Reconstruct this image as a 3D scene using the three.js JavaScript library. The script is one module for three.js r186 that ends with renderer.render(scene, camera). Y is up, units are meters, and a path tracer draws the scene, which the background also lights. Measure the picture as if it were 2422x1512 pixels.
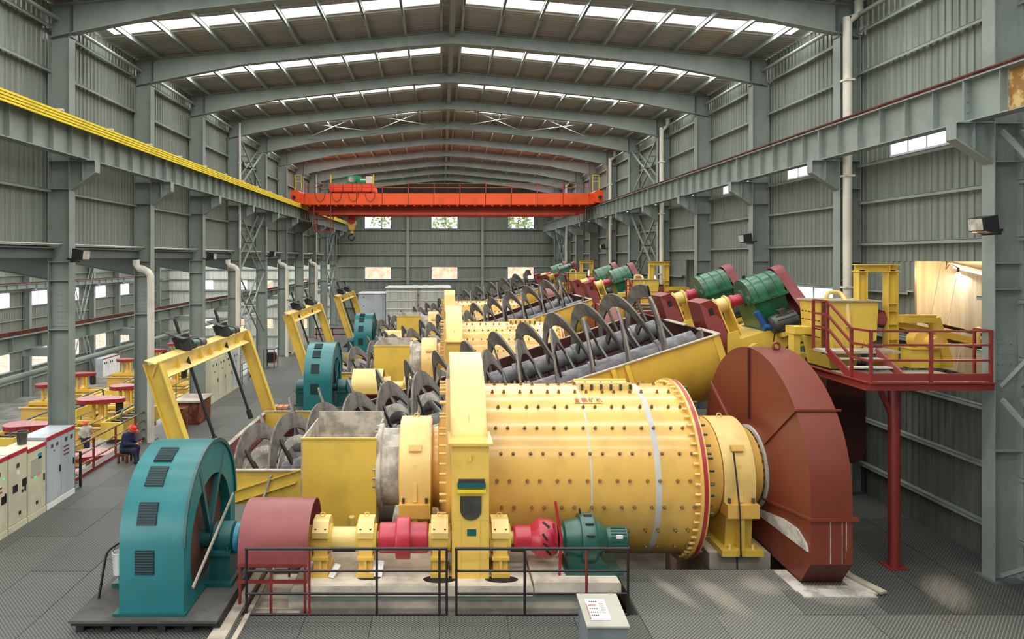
import * as THREE from 'three';
import { mergeGeometries, toCreasedNormals } from 'three/addons/utils/BufferGeometryUtils.js';
import { MarchingCubes } from 'three/addons/objects/MarchingCubes.js';
import { RectAreaLightUniformsLib } from 'three/addons/lights/RectAreaLightUniformsLib.js';

// ------------------------------------------------------------------ camera, sky, exposure
const scene = new THREE.Scene();
const EYE = 7.4;                                   // the camera looks along -z from 7.4 m above the hall floor
const camera = new THREE.PerspectiveCamera(2 * Math.atan(756 / 1600) * 180 / Math.PI, 2422 / 1512, 0.1, 400);
camera.position.set(0, EYE, 0);
camera.setViewOffset(2422, 1512, 166, 144, 2422, 1512);   // shifted lens: all verticals stay vertical
camera.updateProjectionMatrix();
scene.add(camera);
scene.background = new THREE.Color(1.0, 1.0, 1.04);       // white overcast sky
scene.backgroundIntensity = 4.5;
const renderer = new THREE.WebGLRenderer({ antialias: true });
renderer.toneMapping = THREE.LinearToneMapping;
renderer.toneMappingExposure = 1.0;
renderer.shadowMap.enabled = true;
RectAreaLightUniformsLib.init();
const SKYLIGHT = 20, ANNEX_SKYLIGHT = 11;                  // brightness of the translucent roof strips

// ------------------------------------------------------------------ helpers
let seed = 7;
const rnd = () => { seed = (seed * 1664525 + 1013904223) >>> 0; return seed / 4294967296; };
const rr = (a, b) => a + (b - a) * rnd();
const PI = Math.PI;
// noise textures (value noise that tiles)
function noiseTex(n, f, fn, srgb = true) {
  const oct = [];
  for (let o = 0; o < 5; o++) {
    const fx = f[0] << o, fy = f[1] << o, g = new Float32Array(fx * fy);
    for (let i = 0; i < g.length; i++) g[i] = rnd();
    oct.push([fx, fy, g]);
  }
  const d = new Uint8Array(n * n * 4);
  for (let y = 0; y < n; y++) for (let x = 0; x < n; x++) {
    let v = 0, a = .5, s = 0;
    for (const [fx, fy, g] of oct) {
      const u = x / n * fx, w = y / n * fy, i = Math.floor(u), j = Math.floor(w);
      let p = u - i, q = w - j; p = p * p * (3 - 2 * p); q = q * q * (3 - 2 * q);
      const at = (ii, jj) => g[(jj % fy) * fx + (ii % fx)];
      v += a * ((at(i, j) * (1 - p) + at(i + 1, j) * p) * (1 - q) + (at(i, j + 1) * (1 - p) + at(i + 1, j + 1) * p) * q);
      s += a; a *= .6;
    }
    const c = fn(v / s, x / n, y / n), k = (y * n + x) * 4;
    d[k] = 255 * Math.min(1, c[0]); d[k + 1] = 255 * Math.min(1, c[1]); d[k + 2] = 255 * Math.min(1, c[2]); d[k + 3] = 255;
  }
  const t = new THREE.DataTexture(d, n, n);
  t.wrapS = t.wrapT = THREE.RepeatWrapping; t.magFilter = THREE.LinearFilter; t.minFilter = THREE.LinearMipmapLinearFilter; t.generateMipmaps = true;
  if (srgb) t.colorSpace = THREE.SRGBColorSpace;
  t.needsUpdate = true;
  return t;
}
const rep = (t, sx, sy) => { const c = t.clone(); c.repeat.set(1 / sx, 1 / (sy ?? sx)); c.needsUpdate = true; return c; };
const sm = (a, b, v) => { v = Math.min(1, Math.max(0, (v - a) / (b - a))); return v * v * (3 - 2 * v); };
const grime = rep(noiseTex(512, [4, 4], v => { const g = .93 + .07 * sm(.3, .6, v); return [g, g, g * .99]; }), 2.6);
const dirt = rep(noiseTex(512, [4, 4], v => { const g = .76 + .24 * sm(.28, .7, v); return [g, g * .985, g * .96]; }), 3.1);
const dust = rep(noiseTex(512, [6, 6], v => { const g = .76 + .24 * sm(.3, .68, v); return [g, g, g]; }), 1.7);
const rustTex = rep(noiseTex(512, [6, 6], v => { const k = sm(.4, .62, v); return [.72 + .26 * k, .58 + .38 * k, .42 + .5 * k]; }), 1.1);
const streak = rep(noiseTex(512, [24, 2], v => { const g = .88 + .12 * sm(.3, .65, v); return [g, g, g]; }), 4, 9);
const roofTex = rep(noiseTex(512, [2, 16], v => { const k = sm(.64, .74, v), g = .88 + .1 * v; return [g + .06 * k, g - .04 * k, g - .12 * k]; }), 7, 5);
// expanded-metal decking: bright strands, dark openings, worn pale in places
function mesh(n, light, dark) {
  const d = new Uint8Array(n * n * 4), b = new Uint8Array(n * n * 4), N = 6;
  for (let y = 0; y < n; y++) for (let x = 0; x < n; x++) {
    const u = x / n * N, v = y / n * N, a = Math.abs(((u + v) % 1 + 1) % 1 - .5), c = Math.abs(((u - v) % 1 + 1) % 1 - .5);
    const s = 1 - sm(.1, .2, Math.min(a, c)), k = (y * n + x) * 4, g = dark + (light - dark) * s;
    d[k] = g; d[k + 1] = g; d[k + 2] = g * .985; d[k + 3] = 255; b[k] = b[k + 1] = b[k + 2] = 255 * s; b[k + 3] = 255;
  }
  return [d, b].map((a, i) => { const t = new THREE.DataTexture(a, n, n); t.wrapS = t.wrapT = THREE.RepeatWrapping; t.magFilter = THREE.LinearFilter; t.minFilter = THREE.LinearMipmapLinearFilter; t.generateMipmaps = true; if (!i) t.colorSpace = THREE.SRGBColorSpace; t.needsUpdate = true; return rep(t, .48); });
}
const [meshMap, meshBump] = mesh(256, 255, 120);

const mat = (color, o = {}) => new THREE.MeshStandardMaterial({ color, roughness: .6, metalness: 0, map: grime, ...o });
const gloss = (color, o = {}) => new THREE.MeshPhysicalMaterial({ color, roughness: .42, map: grime, clearcoat: .5, clearcoatRoughness: .3, ...o });
const M = {
  millYellow: gloss('#dfb157', { clearcoat: .65, clearcoatRoughness: .16 }), coverYellow: gloss('#e4bd58'), coverRed: gloss('#8a1420'), yellow: gloss('#dab94c', { clearcoat: .2, roughness: .5 }), paleYellow: gloss('#e6c978'),
  cream: gloss('#e8c87c'), teal: gloss('#0c7076', { clearcoat: .35 }), tealDark: gloss('#0b5355'), cyan: gloss('#1587a8'),
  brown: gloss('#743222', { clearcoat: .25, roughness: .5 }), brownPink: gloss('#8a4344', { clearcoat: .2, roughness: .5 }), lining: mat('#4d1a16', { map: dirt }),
  red: gloss('#b3203a'), redRing: gloss('#a3222e'), redOx: gloss('#7c2620', { clearcoat: .2, roughness: .5 }), redTop: gloss('#a81f2c'),
  green: gloss('#1d5348'), greenGear: gloss('#17613f', { map: dust }), emerald: gloss('#118a5c'),
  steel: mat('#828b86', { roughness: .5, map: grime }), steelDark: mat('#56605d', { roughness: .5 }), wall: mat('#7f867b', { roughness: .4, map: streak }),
  wallPale: mat('#c3c8bd', { roughness: .55, map: streak }), roof: mat('#a19e96', { roughness: .5, map: roofTex }), galv: mat('#98a19d', { roughness: .45 }),
  rust: mat('#7a4630', { map: rustTex, roughness: .85 }), ochre: mat('#c2ab74', { map: rustTex, roughness: .7 }), rustSteel: mat('#a59a86', { map: rustTex, roughness: .7 }), rail: mat('#633223', { map: rustTex, roughness: .8 }),
  orange: gloss('#e04e10', { clearcoat: .2 }), orangeDark: mat('#a82e10'), safety: mat('#e0c81a'), dark: mat('#17181a'), black: mat('#1f2022', { roughness: .45 }),
  blackPaint: mat('#241c1e', { roughness: .4 }), concrete: mat('#d4cdc0', { map: dirt, roughness: .9 }), concreteDark: mat('#87837c', { map: dirt, roughness: .95 }),
  blade: mat('#77726b', { map: dust, roughness: .8 }), shaft: mat('#88888a', { map: dust, roughness: .7 }), slurry: mat('#8a857e', { map: dirt, roughness: .9 }),
  plate: mat('#8e918c', { map: meshMap, bumpMap: meshBump, bumpScale: .006, roughness: .55, metalness: .2 }), plateB: mat('#848784', { map: meshMap, bumpMap: meshBump, bumpScale: .006, roughness: .55, metalness: .2 }), plateD: mat('#5d605e', { map: meshMap, bumpMap: meshBump, bumpScale: .006, roughness: .6 }), boltBrown: mat('#86683a', { roughness: .6 }), walkA: mat('#6f726e', { map: meshMap, bumpMap: meshBump, bumpScale: .006, roughness: .6 }), walkB: mat('#676a66', { map: meshMap, bumpMap: meshBump, bumpScale: .006, roughness: .6 }), wallLowShade: mat('#5f655d', { roughness: .5, map: streak }), darkPlate: mat('#565654', { map: dirt, roughness: .75 }), plateC: mat('#969993', { map: meshMap, bumpMap: meshBump, bumpScale: .006, roughness: .5, metalness: .2 }),
  slab: mat('#7d7e7a', { map: dirt, roughness: .9 }), deck: mat('#b9b2a4', { map: dirt, roughness: .8 }), pvc: mat('#cfc9bd', { roughness: .4 }),
  beige: mat('#cbc6ae', { roughness: .5 }), grayBlue: mat('#b4bcc4', { roughness: .45 }), boxGray: mat('#a7a69a', { roughness: .5 }), boxSide: mat('#737c80', { roughness: .5 }), white: mat('#e6e6e2'),
  cable: mat('#26252c'), rope: mat('#3b3d3f', { roughness: .5, metalness: .4 }), dustGray: mat('#c9c3b7', { map: dust, roughness: .9 }), motorGray: mat('#4b4b46', { roughness: .4, map: dust }), rotor: mat('#5c4036', { map: dirt, roughness: .7 }),
  soil: mat('#e3a78a', { map: dirt, roughness: 1 }), bark: mat('#6a5a4a', { map: dirt }), leaf: new THREE.MeshPhysicalMaterial({ color: '#6d8a4a', roughness: .9, transmission: .35, thickness: 0, side: THREE.DoubleSide }),
  glass: new THREE.MeshPhysicalMaterial({ color: '#f2f6f8', roughness: .05, transmission: 1, thickness: 0 }), aluminium: mat('#d9dbe0', { roughness: .35 }), windowBlue: mat('#4b4fa0'),
  skin: mat('#b98262', { map: null, roughness: .6 }), navy: mat('#232a52', { map: grime, roughness: .9 }), trousers: mat('#2b2f45', { roughness: .95 }), helmetRed: mat('#d6201c', { roughness: .35, map: null }), helmetYellow: mat('#e2b81c', { roughness: .35, map: null }), purple: mat('#352c68', { roughness: .95 }), shoe: mat('#15151a'),
  band: mat('#c3c2bd', { roughness: .7 }),
  skylight: new THREE.MeshStandardMaterial({ color: '#f4f6f4', emissive: '#f6f9ff', emissiveIntensity: 2.2, roughness: .6 }),
  bulb: new THREE.MeshStandardMaterial({ color: '#fff0d0', emissive: '#ffb060', emissiveIntensity: 9 }), tube: new THREE.MeshStandardMaterial({ color: '#ffffff', emissive: '#fff4e0', emissiveIntensity: 1.6 }),
  ledGreen: new THREE.MeshStandardMaterial({ color: '#20d050', emissive: '#20ff60', emissiveIntensity: .9 }), ledRed: new THREE.MeshStandardMaterial({ color: '#e04040', emissive: '#ff4040', emissiveIntensity: .8 }),
};
for (const k in M) M[k].name = k;

// geometry in metres; depth d counts away from the camera (z = -d)
function fin(g) {                                         // plain triangles with normals and uv in metres (box mapped)
  if (g.index) g = g.toNonIndexed();
  for (const k of Object.keys(g.attributes)) if (!['position', 'normal'].includes(k)) g.deleteAttribute(k);
  if (!g.attributes.normal) g.computeVertexNormals();
  const p = g.attributes.position.array, n = p.length / 9, uv = new Float32Array(n * 6);
  for (let t = 0; t < n; t++) {
    const o = t * 9, ax = p[o + 3] - p[o], ay = p[o + 4] - p[o + 1], az = p[o + 5] - p[o + 2], bx = p[o + 6] - p[o], by = p[o + 7] - p[o + 1], bz = p[o + 8] - p[o + 2];
    const nx = Math.abs(ay * bz - az * by), ny = Math.abs(az * bx - ax * bz), nz = Math.abs(ax * by - ay * bx);
    const [i, j] = ny >= nx && ny >= nz ? [0, 2] : nx >= nz ? [2, 1] : [0, 1];
    for (let k = 0; k < 3; k++) { uv[t * 6 + k * 2] = p[o + k * 3 + i]; uv[t * 6 + k * 2 + 1] = p[o + k * 3 + j]; }
  }
  g.setAttribute('uv', new THREE.BufferAttribute(uv, 2));
  g.morphAttributes = {};
  return g;
}
const V = (x, y, d) => new THREE.Vector3(x, y, -d);
const box = (x0, x1, y0, y1, d0, d1) => fin(new THREE.BoxGeometry(Math.abs(x1 - x0), Math.abs(y1 - y0), Math.abs(d1 - d0)).translate((x0 + x1) / 2, (y0 + y1) / 2, -(d0 + d1) / 2));
function bbox(x0, x1, y0, y1, d0, d1, r = .03) {          // box with chamfered edges along d
  return extZ([[x0 + r, y0], [x1 - r, y0], [x1, y0 + r], [x1, y1 - r], [x1 - r, y1], [x0 + r, y1], [x0, y1 - r], [x0, y0 + r]], d0, d1);
}
function cyl(p, q, r, r2 = r, seg = 16, open = false) {   // round bar or cone from p to q, both [x, y, d]
  const a = V(...p), b = V(...q), L = a.distanceTo(b);
  const g = new THREE.CylinderGeometry(r2, r, L, seg, 1, open);
  g.applyQuaternion(new THREE.Quaternion().setFromUnitVectors(new THREE.Vector3(0, 1, 0), b.clone().sub(a).normalize()));
  return fin(g.translate((a.x + b.x) / 2, (a.y + b.y) / 2, (a.z + b.z) / 2));
}
function beam(p, q, w, h, up = [0, 1, 0]) {               // square bar from p to q: w across, h along "up"
  const a = V(...p), b = V(...q), z = b.clone().sub(a).normalize(), u = new THREE.Vector3(...up);
  if (Math.abs(u.dot(z)) > .98) u.set(1, 0, 0);
  const x = u.clone().cross(z).normalize(), y = z.clone().cross(x);
  const g = new THREE.BoxGeometry(w, h, a.distanceTo(b));
  g.applyMatrix4(new THREE.Matrix4().makeBasis(x, y, z).setPosition(a.add(b).multiplyScalar(.5)));
  return fin(g);
}
function shape(pts, holes = []) {
  const s = new THREE.Shape(pts.map(p => new THREE.Vector2(p[0], p[1])));
  for (const h of holes ?? []) s.holes.push(new THREE.Path(h.map(p => new THREE.Vector2(p[0], p[1]))));
  return s;
}
function extZ(pts, d0, d1, holes, crease) {               // outline in (x, y), drawn out from depth d0 to d1
  let g = new THREE.ExtrudeGeometry(shape(pts, holes), { depth: d1 - d0, bevelEnabled: false, curveSegments: 24 }).translate(0, 0, -d1);
  if (crease) g = toCreasedNormals(g.index ? g.toNonIndexed() : g, crease);
  return fin(g);
}
function extX(pts, x0, x1, holes, crease = .5) {          // outline in (d, y), drawn out from x0 to x1
  let g = new THREE.ExtrudeGeometry(shape(pts, holes), { depth: x1 - x0, bevelEnabled: false, curveSegments: 24 });
  g.applyMatrix4(new THREE.Matrix4().makeBasis(new THREE.Vector3(0, 0, -1), new THREE.Vector3(0, 1, 0), new THREE.Vector3(1, 0, 0)).setPosition(x0, 0, 0));
  return fin(crease ? toCreasedNormals(g, crease) : g);
}
function extY(pts, y0, y1, holes, crease) {               // outline in (x, d), drawn upwards
  let g = new THREE.ExtrudeGeometry(shape(pts, holes), { depth: y1 - y0, bevelEnabled: false, curveSegments: 24 });
  g.applyMatrix4(new THREE.Matrix4().makeBasis(new THREE.Vector3(1, 0, 0), new THREE.Vector3(0, 0, -1), new THREE.Vector3(0, 1, 0)).setPosition(0, y0, 0));
  return fin(crease ? toCreasedNormals(g, crease) : g);
}
function latheX(prof, y, d, seg = 48, a0 = 0, a1 = 2 * PI) {   // outline in (x, r) turned about an axis along x
  const g = new THREE.LatheGeometry(prof.map(p => new THREE.Vector2(Math.max(p[1], 1e-4), p[0])), seg, a0, a1);
  g.applyMatrix4(new THREE.Matrix4().makeBasis(new THREE.Vector3(0, 1, 0), new THREE.Vector3(1, 0, 0), new THREE.Vector3(0, 0, -1)));
  g.translate(0, y, -d);
  return fin(toCreasedNormals(g.toNonIndexed(), .6));
}
const arc = (cx, cy, r, a0, a1, n) => Array.from({ length: n + 1 }, (_, i) => { const a = a0 + (a1 - a0) * i / n; return [cx + r * Math.cos(a), cy + r * Math.sin(a)]; });
const circle = (cx, cy, r, n = 32) => arc(cx, cy, r, 0, 2 * PI * (n - 1) / n, n - 1);
function tube(pts, r, seg = 8, n) {
  const c = new THREE.CatmullRomCurve3(pts.map(p => V(...p)), false, 'catmullrom', .3);
  return fin(new THREE.TubeGeometry(c, n ?? pts.length * 6, r, seg));
}
const merge = gs => gs.length > 1 ? mergeGeometries(gs.flat()) : [gs].flat(2)[0].clone();

const used = new Map(), bases = new WeakMap();
const numbered = n => { const k = used.get(n) ?? 0; used.set(n, k + 1); return k ? n + '_' + String(k).padStart(3, '0') : n; };
function tag(o, label, category, group, kind) {
  if (label) o.userData.label = label;
  if (category) o.userData.category = category;
  if (group) o.userData.group = group;
  if (kind) o.userData.kind = kind;
  return o;
}
function thing(name, label, category, at = [0, 0, 0], group, kind) {   // a Group at the thing's base, world [x, y, d]
  const o = new THREE.Group(); o.name = numbered(name); o.position.copy(V(...at)); bases.set(o, V(...at));
  scene.add(o);
  if (line) line.push(o);
  return tag(o, label, category, group, kind);
}
function part(parent, name, geos, m, label) {             // one mesh; the geometry is given in world metres
  const b = bases.get(parent), g = merge([geos].flat(3));
  g.translate(-b.x, -b.y, -b.z);
  const o = new THREE.Mesh(g, m); o.name = name; o.castShadow = o.receiveShadow = true; bases.set(o, b);
  if (label) o.userData.label = label;
  parent.add(o);
  return o;
}
const struct = (name, at = [0, 0, 0], label, category) => thing(name, label, category, at, null, 'structure');
function clone(o, dx, dy, dd, label, group) {
  const c = o.clone(); c.name = numbered(o.name.replace(/_\d{3}$/, '')); c.position.add(V(dx, dy, dd)); scene.add(c);
  if (label) c.userData.label = label;
  if (group) c.userData.group = group;
  return c;
}
let line = null;                                          // things of the mill line being built, to be repeated

// ------------------------------------------------------------------ the hall: frames every 6 m
const XL = -11.8, XR = 12.6, XC = .4, D0 = -8.4, DE = 81.6;          // inner faces of the columns, ridge, first and last frame
const WALL_L = -12.62, WALL_R = 13.42;
const roofY = x => 16.9 - .096 * Math.abs(x - XC);
const frames = []; for (let k = -4; k <= 11; k++) frames.push(15.6 + 6 * k);
const RIB = (a0, a1, flip) => {                            // ribbed sheet in section: (along, proud), flat behind
  const p = [], n = Math.max(1, Math.round((a1 - a0) / .25)), w = (a1 - a0) / n, s = flip;
  for (let i = 0; i < n; i++) { const a = a0 + i * w; p.push([a, 0], [a + w * .62, 0], [a + w * .7, .035 * s], [a + w * .92, .035 * s]); }
  p.push([a1, 0], [a1, -.06 * s], [a0, -.06 * s]);
  return p;
};
// rectangles left over between openings [a0, a1, y0, y1]
function around(a0, a1, ys, openings) {
  const out = [], cuts = [...new Set([...ys, ...openings.flatMap(o => [o[2], o[3]])])].filter(y => y >= ys[0] && y <= ys[ys.length - 1]).sort((a, b) => a - b);
  for (let i = 0; i + 1 < cuts.length; i++) {
    const y0 = cuts[i], y1 = cuts[i + 1];
    let a = a0;
    for (const o of openings.filter(o => o[2] < y1 - .01 && o[3] > y0 + .01 && o[0] < a1 && o[1] > a0).sort((p, q) => p[0] - q[0])) { if (o[0] - a > .02) out.push([a, o[0], y0, y1]); a = Math.max(a, o[1]); }
    if (a1 - a > .02) out.push([a, a1, y0, y1]);
  }
  return out;
}
let windows = 0;
function sideWindow(x, d0, d1, y0, y1, out, mullions = 2) {           // glazed opening in a wall that runs along d; "out" = +1 if outdoors is at larger x
  const w = struct('window_' + ++windows, [x, y0, (d0 + d1) / 2]), t = .06;
  const f = [box(x - t, x + t, y0, y0 + t, d0, d1), box(x - t, x + t, y1 - t, y1, d0, d1), box(x - t, x + t, y0 + t, y1 - t, d0, d0 + t), box(x - t, x + t, y0 + t, y1 - t, d1 - t, d1)];
  part(w, 'window_frame', f, M.aluminium);
  for (let i = 1; i < mullions; i++) { const d = d0 + (d1 - d0) * i / mullions; part(w, 'mullion', box(x - .04, x + .04, y0 + t, y1 - t, d - .035, d + .035), M.aluminium); }
  for (let i = 0; i < mullions; i++) { const a = d0 + t + (d1 - d0 - 2 * t) * i / mullions, b = d0 + t + (d1 - d0 - 2 * t) * (i + 1) / mullions; part(w, 'pane', box(x - .004, x + .004, y0 + t, y1 - t, a + .03, b - .03), M.glass); }
}
function endWindow(d, x0, x1, y0, y1, blue) {
  const w = struct('window_' + ++windows, [(x0 + x1) / 2, y0, d]), t = .07, m = (x0 + x1) / 2;
  part(w, 'window_frame', [box(x0, x1, y0, y0 + t, d - .08, d + .08), box(x0, x1, y1 - t, y1, d - .08, d + .08), box(x0, x0 + t, y0 + t, y1 - t, d - .08, d + .08), box(x1 - t, x1, y0 + t, y1 - t, d - .08, d + .08)], blue ? M.windowBlue : M.aluminium);
  for (const [a, b] of [[x0 + t, m], [m, x1 - t]]) part(w, 'pane', box(a, b, y0 + t, y1 - t, d - .004, d + .004), M.glass);
}

// floor: steel deck plates over a dark slab; pits under the mills and the classifiers stay open
const floor = struct('floor');
const pits = [[21.0, 29.7], [39.0, 47.7], [57.0, 65.7]];
const slabs = [[-12.6, -8.3, -9, DE], [-8.3, -4.2, -9, 20.4], [-8.3, -4.2, 30.2, 38.4], [-8.3, -4.2, 48.2, 56.4], [-8.3, -4.2, 66.2, DE], [-4.2, 13.4, -9, 14.05], [4.1, 9.3, 14.05, 16.1], [9.3, 13.4, 14.05, DE], [-4.2, 9.3, 72.5, DE]];
for (const L of [0, 18, 36]) slabs.push([-4.2, -3.62, 16.2 + L, 20.4 + L]);
part(floor, 'floor_slab', slabs.map(([a, b, c, d]) => box(a, b, -.4, -.04, c, d)), M.slab);
part(floor, 'pit_floor', box(-8.4, 9.4, -2.9, -2.6, 14, 73), M.concreteDark);
function plates(x0, x1, d0, d1, nx, nd, m) {
  const w = (x1 - x0) / nx, l = (d1 - d0) / nd;
  for (let i = 0; i < nx; i++) for (let j = 0; j < nd; j++) {
    const y = rr(-.004, .004), ms = m ?? (x0 < -4 ? [M.walkA, M.walkB] : [M.plate, M.plateB, M.plateC])[Math.floor(rnd() * (x0 < -4 ? 2 : 3))];
    part(floor, 'floor_plate', box(x0 + i * w + .006, x0 + (i + 1) * w - .006, -.04, y, d0 + j * l + .006, d0 + (j + 1) * l - .006), ms);
  }
}
plates(-12.58, -8.3, 12, 36, 3, 12); plates(-12.58, -8.3, 36, DE, 2, 12);
plates(-8.3, -4.2, 11, 20.4, 3, 5); plates(-8.3, -4.2, 30.2, 38.4, 2, 4); plates(-8.3, -4.2, 48.2, 56.4, 2, 3); plates(-8.3, -4.2, 66.2, DE, 2, 4);
plates(-4.2, 4.1, 11, 14.05, 6, 2); plates(4.1, 13.38, 11, 14.05, 6, 2); plates(4.1, 9.3, 14.05, 16.1, 3, 2);
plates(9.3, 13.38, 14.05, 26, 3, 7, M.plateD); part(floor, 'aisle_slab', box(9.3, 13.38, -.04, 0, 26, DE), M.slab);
part(floor, 'floor_slab', box(-12.58, 13.38, -.04, -.002, -9, 11), M.plate);
part(floor, 'floor_slab', box(-4.2, 9.3, -.04, 0, 72.5, DE), M.concreteDark);
part(floor, 'pit_wall', [box(-8.45, -8.3, -2.9, -.4, 14, 73), box(9.3, 9.45, -2.9, -.4, 14, 73), box(-8.4, 9.4, -2.9, -.4, 13.9, 14.04), box(4.1, 9.3, -2.9, -.4, 15.9, 16.08), box(-8.4, 9.4, -2.9, -.4, 72.6, 72.8)], M.concreteDark);
{ // dried slurry splashed over the deck plates
  const n = 128, px = new Uint8Array(n * n * 4);
  for (let y = 0; y < n; y++) for (let x = 0; x < n; x++) { const u = x / n - .5, v = y / n - .5, a = Math.max(0, 1 - Math.hypot(u * 2.2, v * 2.05)), w = .8 + .2 * Math.sin(x * .31 + Math.sin(y * .11) * 2); px.set([255, 252, 245, 255 * Math.min(.26, a * w * .55)], (y * n + x) * 4); }
  const t = new THREE.DataTexture(px, n, n); t.magFilter = THREE.LinearFilter; t.colorSpace = THREE.SRGBColorSpace; t.needsUpdate = true;
  const m = new THREE.MeshStandardMaterial({ color: '#cfcac0', map: t, transparent: true, roughness: .9 });
  for (const [x, d, w, l, a] of [[5.15, 15.0, .5, 1.9, .35], [6.05, 14.9, .8, 2.3, .3], [8.7, 14.7, 1.9, .9, 0], [7.2, 15.3, 1.2, 1.2, .4], [11.2, 15.0, 1.2, 2.2, -.5]]) {
    const g = new THREE.PlaneGeometry(w, l).rotateX(-PI / 2).rotateY(a).translate(x, .012, -d), o = new THREE.Mesh(g, m); o.name = 'slurry_stain'; o.receiveShadow = true; floor.add(o);
  }
}
part(floor, 'kerb', [beam([-4.35, .03, 13.0], [-4.35, .03, 16.6], .34, .1), beam([-4.02, .02, 12.2], [-4.02, .02, 16.2], .1, .06)], M.deck);

// right wall with its openings
const wallR = struct('wall_right', [WALL_R, 0, 36]);
const rOpen = [];
for (let k = -4; k < 11; k++) {
  const d = 15.6 + 6 * k, c = d + 3;
  rOpen.push([c - 1.4, c + 1.6, 10.42, 11.62]);
  if ([0, 3, 6].includes(k)) rOpen.push([d + 1.1, d + 3.6, 4.45, 7.33]);
  else rOpen.push(k === 1 ? [23.1, 25.7, 5.2, 6.42] : [d + 1.9, d + 4.4, 5.2, 6.42]);
}
for (let k = -4; k < 11; k++) {
  const d = 15.6 + 6 * k;
  for (const [a, b, y0, y1] of around(d, d + 6, [-.05, 5.2, 10.42, 15.6], rOpen)) part(wallR, 'wall_panel', extY(RIB(a, b, -1).map(([p, q]) => [WALL_R + q, p]), y0 < 0 ? -3 : y0, y1), y1 < 5.3 ? M.wallLowShade : M.wall);  // lowest panels in a darker colour, standing in for shade under the platforms
  for (const y of [.97, 2.4, 3.8, 5.15, 6.47, 7.9, 9.2, 10.37, 11.67, 13.3, 14.6]) {
    const gaps = rOpen.filter(o => o[2] < y - .01 && o[3] > y + .01 && o[0] >= d && o[0] < d + 6);
    let a = d + .1; const seg = [];
    for (const g of gaps) { seg.push([a, g[0]]); a = g[1]; }
    seg.push([a, d + 5.9]);
    for (const [p, q] of seg) part(wallR, 'girt', [box(WALL_R - .22, WALL_R - .045, y - .012, y + .012, p, q), box(WALL_R - .22, WALL_R - .2, y - .09, y, p, q)], M.steel);
  }
}
for (const o of rOpen) if (o[3] !== 7.33 && o[0] > 10) sideWindow(WALL_R + .02, o[0], o[1], o[2], o[3], 1, o[2] > 9 ? 4 : 2);
// left wall: only above the valley roof of the side hall
const wallL = struct('wall_left', [WALL_L, 7.4, 36]);
for (let k = -4; k < 11; k++) {
  const d = 15.6 + 6 * k;
  part(wallL, 'wall_panel', extY(RIB(d, d + 6, 1).map(([p, q]) => [WALL_L + q, p]), 7.42, 15.6), M.wall);
  for (const y of [7.9, 9.6, 11.2, 13.4, 14.8]) part(wallL, 'girt', [box(WALL_L + .045, WALL_L + .22, y - .012, y + .012, d + .1, d + 5.9), box(WALL_L + .2, WALL_L + .22, y - .09, y, d + .1, d + 5.9)], M.steel);
  part(wallL, 'gutter_edge', [box(WALL_L + .05, WALL_L + .3, 7.42, 7.72, d + .1, d + 5.9), box(WALL_L + .05, WALL_L + .42, 7.72, 7.76, d + .1, d + 5.9)], M.steelDark);
}
// retaining wall below the hall floor towards the sunken side hall
struct('wall_retaining', [-12.6, -6, 36]);
part(scene.children[scene.children.length - 1], 'wall_panel', [box(-12.75, -12.6, -6.2, -.05, 9, DE), box(-12.75, -12.6, -6.2, 7.4, DE, 99.6)], M.concreteDark);
// end wall
const wallE = struct('wall_end', [XC, 0, DE]);
const eOpen = [];
for (const [a, b] of [[-9.33, -6.07], [-1.3, 1.95], [7.9, 11.12]]) eOpen.push([a, b, 10.97, 12.55], [a, b, 4.9, 6.43]);
const eCuts = [-12.6, -4.08, 4.87, 13.4];
for (let i = 0; i < 3; i++) for (const [a, b, y0, y1] of around(eCuts[i], eCuts[i + 1], [-.05, 12.6, 15.6], eOpen)) part(wallE, 'wall_panel', extY(RIB(a, b, -1).map(([p, q]) => [p, DE + q]), y0, y1), M.wall);
part(wallE, 'gable', extZ([[-12.6, 15.6], [13.4, 15.6], [13.4, roofY(13.4)], [XC, roofY(XC)], [-12.6, roofY(-12.6)]], DE, DE + .06), M.wall);
for (const y of [1.6, 3.2, 4.85, 6.48, 7.9, 9.4, 10.92, 12.6, 14.2]) for (let i = 0; i < 3; i++) {
  const hole = eOpen.filter(o => o[2] < y && o[3] > y);
  part(wallE, 'girt', [box(eCuts[i] + .15, eCuts[i + 1] - .15, y - .014, y + .014, DE - .24, DE - .045), box(eCuts[i] + .15, eCuts[i + 1] - .15, y - .1, y, DE - .26, DE - .24)], M.steel);
}
for (const x of [-4.08, 4.87]) { const c = struct('end_wall_column', [x, 0, DE - .4]); part(c, 'shaft', [box(x - .17, x + .17, 0, 15.9, DE - .52, DE - .49), box(x - .17, x + .17, 0, 15.9, DE - .3, DE - .27), box(x - .015, x + .015, 0, 15.9, DE - .5, DE - .28)], M.steel); }
for (const o of eOpen) endWindow(DE + .02, ...o, true);
// wall behind the camera
const wallF = struct('wall_front', [XC, 0, D0]);
part(wallF, 'wall_panel', box(-12.6, 13.4, -.05, 17, D0 - .15, D0 - .05), M.wall);

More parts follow.
